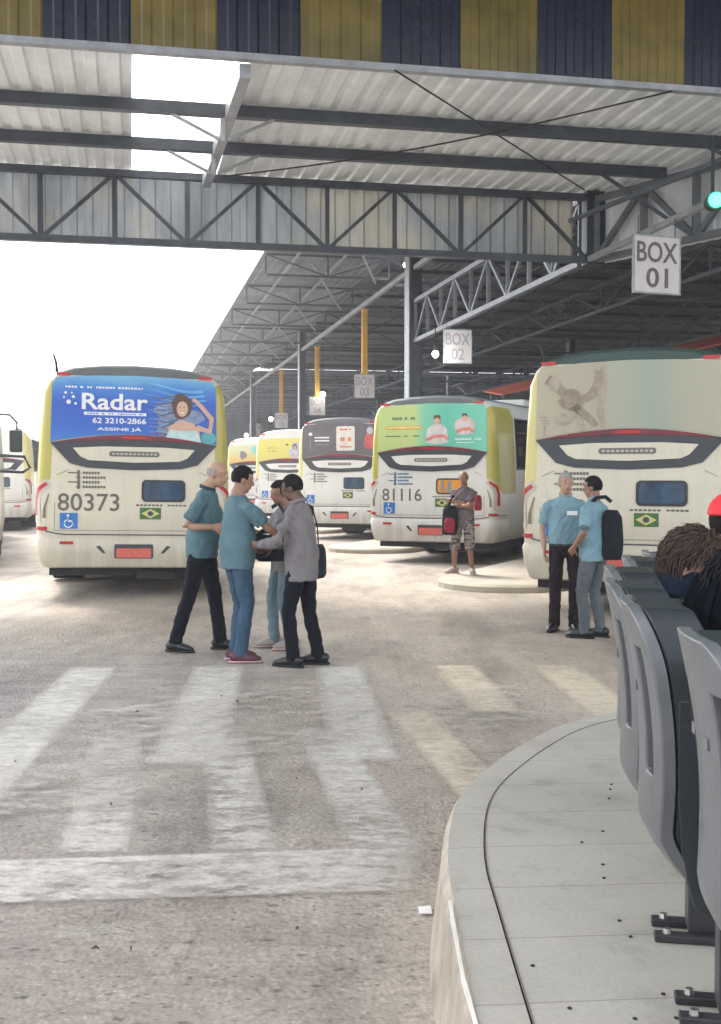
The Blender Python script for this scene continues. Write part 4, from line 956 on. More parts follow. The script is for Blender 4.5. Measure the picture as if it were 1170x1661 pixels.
# ------------------------------------------------------------ people
def cloth(name, col, wr=.5, sc=14, var=.18):
    if name in MATS: return MATS[name]
    m, n, b = new_mat(name); v = coords(n, (1, 1, .5))
    f = noise_fac(n, v, 5, 4, .6); wv = noise_fac(n, coords(n), 220, 2)
    c = ramp(n, f, [(.3, tuple(x * (1 - var) for x in col)), (.7, tuple(min(1, x * (1 + var)) for x in col))])
    n.links.new(c, b.inputs[0]); b.inputs['Roughness'].default_value = .85; b.inputs['Specular IOR Level'].default_value = .2
    bump(n, b, noise_fac(n, coords(n, (1, 1, .7)), sc, 3, .55), wr, .03)
    MATS[name] = m; return m
def skin(name, col):
    if name in MATS: return MATS[name]
    m, n, b = new_mat(name); v = coords(n)
    c = ramp(n, noise_fac(n, v, 9, 4), [(.3, tuple(x * .85 for x in col)), (.7, tuple(min(1, x * 1.12) for x in col))])
    n.links.new(c, b.inputs[0]); b.inputs['Roughness'].default_value = .5; b.inputs['Subsurface Weight'].default_value = .06; b.inputs['Subsurface Radius'].default_value = (.02, .008, .004)
    MATS[name] = m; return m
def remesh(mb, name, mats, parent, voxel=.012, smooth=4, crease=0, seed=0, extra=None, ztop=9):
    me = bpy.data.meshes.new('tmp'); me.from_pydata(mb.v, [], mb.f); me.update()
    bm = bmesh.new(); bm.from_mesh(me); bmesh.ops.recalc_face_normals(bm, faces=bm.faces); bm.to_mesh(me); bm.free()
    t = bpy.data.objects.new('tmp', me)
    m = t.modifiers.new('r', 'REMESH'); m.mode = 'VOXEL'; m.voxel_size = voxel
    s = t.modifiers.new('s', 'SMOOTH'); s.factor = .5; s.iterations = smooth
    out = evaluated(t); out.name = name
    if crease:
        sv = Vector((seed * 3.1, seed * 1.7, 0))
        cs = [v.co.copy() for v in out.vertices]; ns = [v.normal.copy() for v in out.vertices]; flat_ = []
        for co, no in zip(cs, ns):
            q = Vector((co.x * 9 + co.z * 3, co.y * 9, co.z * 8 + co.x * 6)) + sv
            w_ = noise.ridged_multi_fractal(q, 1.0, 2.0, 2, .9, 2) - 1.0
            dd = crease * (w_ * .45 + noise.noise(q * 2.0) * .35); k_ = max(0, min(1, (ztop - co.z) / .10)); flat_ += (co + no * max(-.007, dd) * k_)[:]
        out.vertices.foreach_set('co', flat_); out.update()
    if extra and extra.v:
        bm = bmesh.new(); bm.from_mesh(out); e2 = bpy.data.meshes.new('e'); e2.from_pydata(extra.v, [], extra.f); bm.from_mesh(e2); bmesh.ops.recalc_face_normals(bm, faces=bm.faces); bm.to_mesh(out); bm.free()
    out.polygons.foreach_set('use_smooth', [True] * len(out.polygons))
    for mt in (mats if isinstance(mats, list) else [mats]): out.materials.append(mt)
    o = bpy.data.objects.new(name, out); COL.objects.link(o); o.parent = parent; return o
def ik(a, c, l1, l2, pole):
    a, c = Vector(a), Vector(c); d = c - a; L_ = min(d.length, (l1 + l2) * .999)
    t = d.normalized(); x = (l1 * l1 - l2 * l2 + L_ * L_) / (2 * L_); h = math.sqrt(max(0, l1 * l1 - x * x))
    p = Vector(pole); p = (p - t * p.dot(t)).normalized()
    return a + t * x + p * h, a + t * L_
def hand(mb, w_, d, palm, side, curl=.5, s=1.0):
    """w_ wrist, d finger direction, palm = palm normal, side = +1 right hand: thumb side vector sign"""
    d = Vector(d).normalized(); palm = Vector(palm); palm = (palm - d * palm.dot(d)).normalized(); ac = d.cross(palm) * side
    mb.tube([w_ - d * .03, w_ + d * .02, w_ + d * .055, w_ + d * .09], [(.024 * s, .018 * s), (.034 * s, .017 * s), (.041 * s, .015 * s), (.038 * s, .011 * s)], 10, side=ac)
    for k, (off, ln, r_) in enumerate(((.030, .072, .0092), (.010, .080, .0095), (-.010, .074, .009), (-.029, .058, .008))):
        p = w_ + d * .085 + ac * off * s; c = curl + .08 * k; pts = [p]; dd = d.copy()
        for j, f in enumerate((.45, .30, .25)):
            dd = (d * math.cos(c * (j + .6)) + palm * math.sin(c * (j + .6))).normalized(); p = p + dd * ln * f * s; pts.append(p)
        mb.tube(pts, [r_ * s, r_ * s * .97, r_ * s * .88, r_ * s * .6], 7)
    p = w_ + d * .025 + ac * .026 * s
    mb.tube([p, p + (d * .6 + ac * .7 + palm * .3).normalized() * .035 * s, p + (d * .75 + ac * .75 + palm * .5).normalized() * .062 * s, p + (d * 1.0 + ac * .6 + palm * .6).normalized() * .085 * s], [.013 * s, .012 * s, .0105 * s, .007 * s], 7)
def person(base, face, H, label, sk, shirt, pants, feet, wrists, lean=(0, 0), head=(0, 0), headoff=(0, 0), fat=1.0, sleeve='short', hairm=None, hairtype='short', shoes=None,
           legs='long', hips=None, poles=(( .5, -.6, -.5), (-.5, -.6, -.5)), handdir=None, curl=(.5, .5), sit=None, group='people standing in the terminal', shoulder_tw=0, pocket=None, untuck=.0, collar=None, palms=None, belt=None):
    """face = facing angle, degrees clockwise from +Y; local axes: r right, f forward, z up"""
    e = empty('person', base, -R(face), label, 'person', group)
    s = H / 1.72
    def V(p): return Vector(p)
    pel = V((lean[0] * .15, lean[1] * .15, .955 * s)) if sit is None else V(sit)
    if hips: pel += V(hips)
    ches = pel + V((lean[0] * .6, lean[1] * .6, .31 * s)); shm = pel + V((lean[0], lean[1], .475 * s)); neck = shm + V((lean[0] * .1, lean[1] * .1, .05 * s))
    hc = neck + V((headoff[0], headoff[1] + .015, .138 * s))
    st = math.radians(shoulder_tw); rx = V((math.cos(st), -math.sin(st), 0)); SH = [shm + rx * .185 * s * (1 + .12 * (fat - 1)) - V((0, 0, .04)), shm - rx * .185 * s * (1 + .12 * (fat - 1)) - V((0, 0, .04))]
    HP = [pel + V((.09 * s, 0, -.03)), pel + V((-.09 * s, 0, -.03))]
    X = V((1, 0, 0))
    body = MB(); fs_ = 1 + .9 * (fat - 1)
    # torso
    body.tube([pel - V((0, 0, .06)), pel + V((0, 0, .08)), ches - V((0, 0, .08)), ches + V((0, 0, .05)), shm + V((0, 0, -.02)), neck], [(.14 * s, .09 * s), (.13 * s, .09 * s), (.14 * s, .095 * s), (.150 * s, .095 * s), (.11 * s, .06 * s), (.055 * s, .06 * s)], 16, side=rx)
    body.tube([neck - V((0, 0, .03)), neck + V((0, 0, .03)), hc - V((0, .01, .05))], [(.070 * s, .068 * s), (.060 * s, .062 * s), (.058 * s, .062 * s)], 12, side=X)
    yaw, tilt = R(head[0]), R(head[1])
    M = Matrix.Rotation(-yaw, 3, 'Z') @ Matrix.Rotation(tilt, 3, 'X'); hx, hy, hz = M @ V((1, 0, 0)), M @ V((0, 1, 0)), M @ V((0, 0, 1))
    hr = s * .98
    body.ball(hc + hz * .025 * hr, (.076 * hr, .095 * hr, .098 * hr), 20, 14, (hx, hy, hz))
    body.ball(hc + hy * .022 * hr - hz * .045 * hr, (.058 * hr, .070 * hr, .075 * hr), 16, 12, (hx, hy, hz))
    body.ball(hc + hy * .055 * hr - hz * .095 * hr, (.030 * hr, .030 * hr, .022 * hr), 12, 8, (hx, hy, hz))
    body.tube([hc + hy * .088 * hr + hz * .020 * hr, hc + hy * .108 * hr - hz * .012 * hr, hc + hy * .112 * hr - hz * .026 * hr, hc + hy * .09 * hr - hz * .034 * hr], [(.009 * hr, .012 * hr), (.011 * hr, .016 * hr), (.015 * hr, .014 * hr), (.012 * hr, .01 * hr)], 8, side=hx)
    for sg in (-1, 1):
        body.ball(hc + hx * sg * .077 * hr - hy * .005 - hz * .01 * hr, (.010 * hr, .018 * hr, .031 * hr), 8, 8, (hx, hy, hz))
        body.ball(hc + hx * sg * .032 * hr + hy * .088 * hr + hz * .028 * hr, (.024 * hr, .012 * hr, .009 * hr), 8, 6, (hx, hy, hz))
    body.tube([hc + hx * k * .026 * hr + hy * (.092 - abs(k) * .01) * hr - hz * .060 * hr for k in (-1, -.5, 0, .5, 1)], [.005, .009 * hr, .010 * hr, .009 * hr, .005], 7)
    arms = []; hands = MB()
    for k, sg in ((0, 1), (1, -1)):
        el, wr = ik(SH[k], V(wrists[k]), .285 * s, .255 * s, V(poles[k])); arms.append((SH[k], el, wr))
        mid = el.lerp(wr, .3)
        body.tube([SH[k] - rx * sg * .05, SH[k].lerp(el, .25), SH[k].lerp(el, .6), el, mid, wr], [.030 * s, .032 * s, .036 * s, .037 * s, .039 * s, .026 * s], 12)
        hd = V(handdir[k]) if handdir and handdir[k] else (wr - el).normalized()
        pn = V(palms[k]) if palms and palms[k] else V((-sg, .1, 0))
        hand(hands, wr, hd, pn, -sg, curl[k], s)
    ank = []; kn = []
    for k, sg in ((0, 1), (1, -1)):
        fx, fy, fz, fang = feet[k]; a_ = V((fx, fy, fz + .085 * s))
        pole = V((0.1 * sg, 1, 0)) if sit is None else V((.12 * sg, 1, .6))
        kk, aa = ik(HP[k], a_, .43 * s, .42 * s, pole); kn.append(kk); ank.append(aa)
        body.tube([HP[k] + V((-sg * .02, 0, .02)), HP[k].lerp(kk, .35), kk, kk.lerp(aa, .3), aa.lerp(kk, .12), aa], [.082 * s, .075 * s, .052 * s, .052 * s, .036 * s, .036 * s], 12)
        fd = V((math.sin(R(fang)), math.cos(R(fang)), 0)); sdv = V((fd.y, -fd.x, 0))
        body.tube([aa - fd * .04 - V((0, 0, .05)), aa + fd * .03 - V((0, 0, .045)), aa + fd * .12 - V((0, 0, .06)), aa + fd * .165 - V((0, 0, .07))], [(.03, .03), (.036, .032), (.042, .02), (.03, .012)], 10, side=sdv)
    bd = remesh(body, 'body', sk, e, .0095, 3, 0, 0, hands)
    # face details
    for sg in (-1, 1):
        mb = MB(); c0 = hc + hx * sg * .031 * hr + hy * .0855 * hr + hz * .010 * hr; mb.ball(c0, (.011, .008, .007), 8, 6, (hx, hy, hz)); ey = mb.build('eye', plain('eye_white', (.55, .52, .5), .3), e, True)
        mb = MB(); mb.ball(c0 + hy * .0055, (.0055, .004, .0055), 8, 6, (hx, hy, hz)); mb.build('iris', plain('eye_dark', (.03, .02, .015), .2), ey, True)
        mb = MB(); mb.tube([c0 + hx * sg * -.014 + hz * .016 + hy * .004, c0 + hz * .020 + hy * .005, c0 + hx * sg * .016 + hz * .015 - hy * .002], [.0025, .004, .002], 6); mb.build('eyebrow', hairm or plain('brow', (.05, .035, .03), .8), e)
    mb = MB(); mb.tube([hc + hx * k * .022 * hr + hy * (.099 - abs(k) * .009) * hr - hz * .060 * hr for k in (-1, -.5, 0, .5, 1)], [.002, .0045, .005, .0045, .002], 6); mb.build('mouth', plain('lip', (.22, .07, .06), .5), e, True)
    # hair
    if hairm:
        def hf(d):
            fwd, up = d.y, d.z
            if hairtype == 'short': on = up > (.42 if fwd > .35 else (-.15 if fwd > -.2 else -.62)); sideburn = 0
            elif hairtype == 'fringe': on = (up < .30 and up > -.45 and fwd < .25)
            elif hairtype in ('long', 'bob'): on = up > .40 if fwd > .3 else up > -.95
            else: on = up > .40 if fwd > .35 else up > -.35
            th = {'short': 1.075, 'bob': 1.04, 'fringe': 1.045, 'long': 1.16, 'curly': 1.2}.get(hairtype, 1.05)
            return th + (.02 if hairtype != 'bob' else .03) * noise.noise(d * 9) if on else .88
        mb = MB(); mb.ball(hc + hz * .022 * hr - hy * .004, (.079 * hr, .098 * hr, .101 * hr), 36, 26, (hx, hy, hz), 0, hf); mb.build('hair', hairm, e, True)
    # trousers
    tr = MB(); puff = 1.0 if legs == 'long' else 1.25
    tr.tube([pel + V((0, 0, .10 - untuck * .3)), pel + V((0, 0, .02)), pel - V((0, 0, .07)), pel - V((0, -.0, .13 if sit is None else .10))], [(.130 * s, .100 * s), (.158 * s, .112 * s), (.168 * s, .120 * s), (.11 * s, .09 * s)], 18, side=X)
    for k, sg in ((0, 1), (1, -1)):
        if legs == 'long':
            an = ank[k] - (ank[k] - kn[k]).normalized() * -.03
            tr.tube([HP[k] + V((0, 0, .02)), HP[k].lerp(kn[k], .35), kn[k], kn[k].lerp(ank[k], .5), ank[k] - V((0, 0, .035))], [(.086 * s, .096 * s), (.086 * s, .092 * s), .070 * s, .066 * s, .063 * s], 14)
        else:
            tr.tube([HP[k] + V((0, 0, .02)), HP[k].lerp(kn[k], .5), kn[k] + V((0, 0, .02)), kn[k] - V((0, 0, .08))], [(.10 * s, .11 * s), .10 * s, .092 * s, .095 * s], 14)
    remesh(tr, 'trousers' if legs == 'long' else 'shorts', pants, e, .011, 4, .024, len(label), None, pel.z - .12)
    # shirt
    sh = MB(); hem = -.10 if belt is None else .0
    sh.tube([pel + V((0, 0, hem - untuck)), pel + V((0, .01 * (fat - 1), .07)), pel.lerp(ches, .5) + V((0, .05 * (fat - 1), 0)), ches + V((0, 0, .02)), shm + V((0, 0, -.05)), shm + V((0, 0, .018)), neck - V((0, 0, .003))],
            [(.188 * s, .142 * s), (.178 * s * fs_, .136 * s * fat), (.166 * s * fs_, .132 * s * fat), (.180 * s, .125 * s), (.188 * s, .108 * s), (.130 * s, .088 * s), (.072 * s, .074 * s)], 20, side=rx)
    for k, sg in ((0, 1), (1, -1)):
        a, el, wr = arms[k]
        if sleeve == 'short': sh.tube([a - rx * sg * .10 * s, a - rx * sg * .03 * s, a + (el - a) * .06, a.lerp(el, .35), a.lerp(el, .78)], [.048 * s, .058 * s, .064 * s, .062 * s * fs_, .066 * s], 14)
        else: sh.tube([a - rx * sg * .10 * s, a - rx * sg * .04 * s, a + (el - a) * .06, a.lerp(el, .5), a.lerp(el, .9), el.lerp(wr, .12), el.lerp(wr, .5), el.lerp(wr, .93)], [.048 * s, .058 * s, .066 * s, .064 * s * fs_, .062 * s, .061 * s, .057 * s, .046 * s], 14)
    remesh(sh, 'shirt', shirt, e, .011, 5, .028, len(label) + 3)
    if collar:
        mb = MB()
        pts = [neck + V((.064 * s * math.sin(a), .068 * s * math.cos(a), .012 - .022 * math.cos(a))) for a in [R(14 + 332 * i / 14) for i in range(15)]]
        mb.tube(pts, [(.018, .008)] * 15, 8, side=(0, 0, 1)); mb.build('collar', collar, e, True)
    if belt:
        mb = MB(); pts = [pel + V((.168 * s * math.cos(a), .122 * s * math.sin(a), -.012)) for a in [2 * math.pi * i / 24 for i in range(25)]]
        mb.tube(pts, [(.016, .010)] * 25, 8, side=(0, 0, 1)); mb.build('belt', belt, e, True)
    if shoes:
        for k in (0, 1):
            fx, fy, fz, fang = feet[k]; fd = V((math.sin(R(fang)), math.cos(R(fang)), 0)); sdv = V((fd.y, -fd.x, 0)); aa = ank[k]; g0 = V((aa.x, aa.y, fz))
            mb = MB(); mb.tube([g0 - fd * .085 + V((0, 0, .045)), g0 - fd * .06 + V((0, 0, .055)), g0 + V((0, 0, .062)), g0 + fd * .07 + V((0, 0, .05)), g0 + fd * .14 + V((0, 0, .038)), g0 + fd * .19 + V((0, 0, .03))], [(.024, .035), (.040, .048), (.044, .056), (.047, .044), (.050, .032), (.026, .018)], 14, side=sdv)
            so_ = remesh(mb, 'shoe', shoes[0], e, .009, 2)
            mb = MB(); mb.tube([g0 - fd * .095 + V((0, 0, .012)), g0 - fd * .07 + V((0, 0, .012)), g0 + fd * .03 + V((0, 0, .012)), g0 + fd * .13 + V((0, 0, .012)), g0 + fd * .19 + V((0, 0, .013)), g0 + fd * .208 + V((0, 0, .014))], [(.02, .012), (.042, .012), (.042, .012), (.054, .012), (.036, .012), (.012, .010)], 14, side=sdv)
            mb.build('sole', shoes[1], so_, True)
    return e, dict(pel=pel, ches=ches, shm=shm, neck=neck, hc=hc, SH=SH, arms=arms, hx=hx, hy=hy, hz=hz)
def along(e, p):   # local point of a person -> world
    M = Matrix.Translation(e.location) @ e.rotation_euler.to_matrix().to_4x4(); return M @ Vector(p)
SK_L = skin('skin_light', (.42, .25, .17)); SK_M = skin('skin_medium', (.27, .14, .09)); SK_D = skin('skin_dark', (.13, .070, .048)); SK_T = skin('skin_tan', (.33, .185, .12))
HB = plain('black_hair', (.012, .010, .010), .8, 0, .3, 40, .5, 90, spec=.15); HG = plain('grey_hair', (.30, .28, .26), .8, 0, .3, 40, .4, 90); HBR = plain('brown_hair', (.04, .024, .018), .65, 0, .4, 30, .6, 90)
TEALS = cloth('teal_polo_cloth', (.09, .165, .19)); TEAL2 = cloth('teal_tee_cloth', (.10, .175, .205)); SKYS = cloth('sky_blue_shirt_cloth', (.19, .31, .365)); GREYS = cloth('grey_shirt_cloth', (.19, .175, .18)); PATT = cloth('grey_patterned_cloth', (.22, .22, .22), .5, 14, .5)
NAVY = cloth('navy_trousers_cloth', (.006, .007, .013)); JEAN = cloth('blue_jeans_cloth', (.045, .085, .135)); MAR = cloth('dark_maroon_trousers_cloth', (.020, .012, .015)); GRYT = cloth('grey_trousers_cloth', (.10, .115, .125)); PALEJ = cloth('pale_jeans_cloth', (.17, .24, .28))
TEED = cloth('charcoal_tee_cloth', (.15, .125, .13)); DKC = cloth('dark_collar', (.03, .06, .08))
BSH = plain('black_shoe', (.012, .012, .014), .35, 0, .2, 9); BSO = plain('black_sole', (.015, .015, .015), .7); WSO = plain('pale_pink_sole', (.55, .35, .36), .6); MSH = plain('maroon_trainer', (.11, .035, .055), .6, 0, .4, 30); GSH = plain('beige_shoe', (.35, .31, .27), .6); BBELT = plain('black_belt', (.015, .015, .017), .4)
# camouflage shorts
m, n, b = new_mat('camouflage_cloth'); f = noise_fac(n, coords(n, (1, 1, 2.2)), 9, 3, .5); c = ramp(n, f, [(.0, (.05, .05, .055)), (.45, (.17, .15, .15)), (.51, (.36, .33, .32)), (.56, (.10, .08, .09)), (.62, (.42, .39, .38))], 'CONSTANT'); n.links.new(c, b.inputs[0]); b.inputs['Roughness'].default_value = .9; CAMO = m

# group on the crosswalk (face: degrees clockwise from straight ahead)
g1, r1 = person((-1.49, 10.60, 0), 96, 1.76, 'bald man in teal polo and dark trousers at left of the group', SK_L, TEALS, NAVY,
    [(.10, -.24, 0, 14), (-.10, .16, 0, 0)], [(.20, .17, 1.17), (-.10, .36, 1.12)], lean=(0, .05), head=(14, -6), headoff=(0, .075), fat=1.12, hairm=HG, hairtype='fringe', shoes=(BSH, BSO), collar=DKC, poles=((.25, -1, -.3), (-.5, -.7, -.4)))
g2, r2 = person((-1.09, 10.0, 0), 62, 1.71, 'man in teal tee shirt and blue jeans with maroon trainers in the group', SK_T, TEAL2, JEAN,
    [(.10, -.02, 0, 20), (-.10, .02, 0, 5)], [(.20, .42, 1.07), (-.18, .40, 1.08)], lean=(0, .01), head=(8, -14), headoff=(0, .025), fat=1.2, hairm=HB, hairtype='short', shoes=(MSH, WSO), untuck=.03, poles=((.8, -.8, -.3), (-.6, -.8, -.4)), curl=(.25, .3), palms=((0, 0, 1), (0, 0, 1)))
g3, r3 = person((-.50, 9.75, 0), -68, 1.635, 'man in loose grey shirt and dark trousers at right of the group', SK_D, GREYS, NAVY,
    [(.12, -.10, 0, -12), (-.10, .04, 0, 4)], [(.16, .36, 1.02), (-.16, .34, 1.05)], lean=(0, .03), head=(0, -16), headoff=(0, .04), fat=1.12, sleeve='long', hairm=HB, hairtype='short', shoes=(BSH, BSO), untuck=.07, collar=GREYS, poles=((.7, -.7, -.4), (-.6, -.8, -.4)), curl=(.35, .5))
g4, r4 = person((-.72, 10.75, 0), -115, 1.57, 'woman with curly hair in grey patterned top behind the grey shirt man', SK_M, PATT, PALEJ,
    [(.12, .06, 0, 5), (-.08, -.04, 0, -5)], [(.12, .34, 1.02), (-.18, .30, .98)], head=(-10, -8), headoff=(0, .03), sleeve='long', hairm=HB, hairtype='curly', shoes=(GSH, WSO), untuck=.04)
# backpack man on the island
g5, r5 = person((1.60, 17.6, .11), 205, 1.58, 'man in charcoal tee and camouflage shorts on the kerbed island', SK_M, TEED, CAMO,
    [(.16, -.02, 0, 25), (-.15, .02, 0, -25)], [(-.12, .25, 1.06), (.08, .24, 1.14)], lean=(.0, -.01), head=(-8, -4), fat=1.08, hairm=plain('cropped_hair', (.10, .08, .07), .8), hairtype='fringe', shoes=(GSH, WSO), legs='short', untuck=.07, poles=((.9, -.3, -.5), (-.9, -.3, -.5)), handdir=((-1, .1, .15), (1, .1, .0)), palms=((0, -1, 0), (0, -1, 0)), curl=(.3, .5))
# pair by the nearest right bus
g6, r6 = person((2.16, 11.95, 0), 186, 1.66, 'grey haired man in light blue shirt and maroon trousers facing the camera', SK_L, SKYS, MAR,
    [(.11, .02, 0, 20), (-.09, .04, 0, -12)], [(.225, .05, .86), (-.215, .06, .86)], lean=(.0, .0), head=(-12, 0), fat=1.1, hairm=HG, hairtype='short', shoes=(BSH, BSO), collar=SKYS, belt=BBELT, poles=((.3, -1, 0), (-.3, -1, 0)))
g7, r7 = person((2.36, 11.45, 0), -52, 1.62, 'dark haired man in light blue shirt and grey trousers beside the seats', SK_M, SKYS, GRYT,
    [(.10, -.04, 0, 12), (-.10, .04, 0, -8)], [(.26, .10, .92), (-.20, .12, .92)], lean=(0, .0), head=(-6, -6), fat=1.18, hairm=HB, hairtype='short', shoes=(BSH, BSO), collar=SKYS, poles=((.8, -.8, 0), (-.8, -.8, 0)), untuck=.02)
# name badge on the uniform shirt
mb = MB(); mb.box((-.06, .142, 1.25), (.11, .008, .045)); bdg = mb.build('name_badge', WHITEV, g6)
# ---- bags
def bag(name, loc, rz, size, mat, label, cat, strap=None, smat=None, flap=None, pocket=None):
    e = empty(name, loc, rz, label, cat); w_, d, h = size
    mb = MB(); mb.tube([(0, 0, 0), (0, 0, h * .12), (0, .0, h * .5), (0, 0, h * .85), (0, 0, h)], [(w_ * .38, d * .34), (w_ * .5, d * .5), (w_ * .52, d * .5), (w_ * .46, d * .42), (w_ * .30, d * .2)], 18, side=(1, 0, 0)); remesh(mb, 'bag_body', mat, e, .011, 3, .006, len(label))
    if pocket:
        mb = MB(); mb.tube([(0, -d * .40, h * .10), (0, -d * .52, h * .2), (0, -d * .54, h * .45), (0, -d * .40, h * .58)], [(w_ * .26, .02), (w_ * .36, .04), (w_ * .36, .04), (w_ * .26, .02)], 14, side=(1, 0, 0)); remesh(mb, 'front_pocket', pocket, e, .01, 2, .004)
    if strap:
        for sp in strap:
            mb = MB(); Minv = (Matrix.Translation(e.location) @ e.rotation_euler.to_matrix().to_4x4()).inverted()
            pts = [Minv @ Vector(q) for q in sp]; fine = []
            for i in range(len(pts) - 1):
                for j in range(4): fine.append(pts[i].lerp(pts[i + 1], j / 4))
            fine.append(pts[-1]); mb.tube(fine, [(.019, .005)] * len(fine), 8); mb.build('strap', smat or mat, e, True)
    return e
BLK = cloth('black_bag_cloth', (.014, .016, .022), .3); DNV = cloth('dark_navy_bag_cloth', (.02, .022, .035), .3); REDC = cloth('red_bag_cloth', (.24, .025, .045), .3)

def strands(e, rr_, s_, mat, n_, lo, ln, spread=.012, seed=1, face=.35, nm='hair_strands', w_=.0032):
    rr = random.Random(seed); mb = MB(); c = rr_['hc'] + rr_['hz'] * .022
    k = 0
    while k < n_:
        d = Vector((rr.gauss(0, 1), rr.gauss(0, 1), rr.gauss(0, 1))).normalized()
        if d.z < lo or (d.y > face and d.z < .45): continue
        k += 1; pts = []
        up = Vector((0, 0, 1)); sw = Vector((rr.uniform(-.5, .5), rr.uniform(-.9, .1), -1)).normalized()
        q = d.copy()
        for j in range(6):
            L = 1.05 + .05 * j * rr.random(); p = c + rr_['hx'] * q.x * .079 * L * s_ + rr_['hy'] * q.y * .098 * L * s_ + rr_['hz'] * q.z * .101 * L * s_
            if q.z < -.35: p = p + Vector((0, 0, -(ln * (j / 5) * .5)))
            pts.append(p); q = (q + (sw - q * sw.dot(q)) * (.12 + ln) + Vector((rr.uniform(-spread, spread) * 4, rr.uniform(-spread, spread) * 4, 0))).normalized()
        mb.tube(pts, [w_, w_ * 1.3, w_ * 1.3, w_ * 1.1, w_ * .8, w_ * .2], 4)
    return mb.build(nm, mat, e, True)
HBR2 = plain('brown_hair_light', (.075, .042, .027), .6, 0, .5, 30, spec=.2); HB2 = plain('black_hair_sheen', (.008, .009, .012), .6, 0, .5, 30, spec=.15)
HG2 = plain('grey_hair_strands', (.42, .40, .37), .6, 0, .3, 30)
bag('shoulder_bag', (-.80, 10.35, .86), R(20), (.36, .18, .30), DNV, 'dark navy shoulder bag hanging low between the two sides of the group', 'bag', [[(-.66, 10.38, 1.08), (-.70, 10.55, 1.28), (-.78, 10.70, 1.38), (-.84, 10.75, 1.34)]])
bag('satchel', (-.36, 9.98, .74), R(80), (.28, .11, .30), BLK, 'black satchel at the hip of the grey shirt man', 'bag', [[(-.37, 9.98, 1.02), (-.38, 9.95, 1.20), (-.42, 9.90, 1.36), (-.50, 9.82, 1.40)]])
bag('backpack', (1.38, 17.48, .72), R(-8), (.24, .18, .46), BLK, 'charcoal and red backpack hanging from the arm of the man in camouflage shorts', 'backpack', [[(1.36, 17.45, 1.16), (1.40, 17.40, 1.30), (1.44, 17.40, 1.33)]], pocket=REDC)
bag('folded_jacket', (1.80, 17.36, 1.10), R(20), (.12, .13, .24), REDC, 'crimson bundle tucked under the folded arms of the man in camouflage shorts', 'jacket')
bag('backpack', (2.51, 11.33, .80), R(38 + 90), (.25, .20, .50), BLK, 'large black backpack worn by the dark haired man beside the seats', 'backpack', [[(2.50, 11.30, 1.38), (2.44, 11.30, 1.43), (2.36, 11.36, 1.42), (2.26, 11.42, 1.30), (2.22, 11.42, 1.10)]])
# papers held in the group
mb = MB(); mb.box((-.80, 10.12, 1.12), (.11, .15, .004), R(20)); mb.box((-.79, 10.13, 1.118), (.10, .15, .003), R(32)); tag(mb.build('paper_slips', plain('paper_white', (.8, .79, .77), .7)), 'small white paper slips held between the men of the group', 'papers')

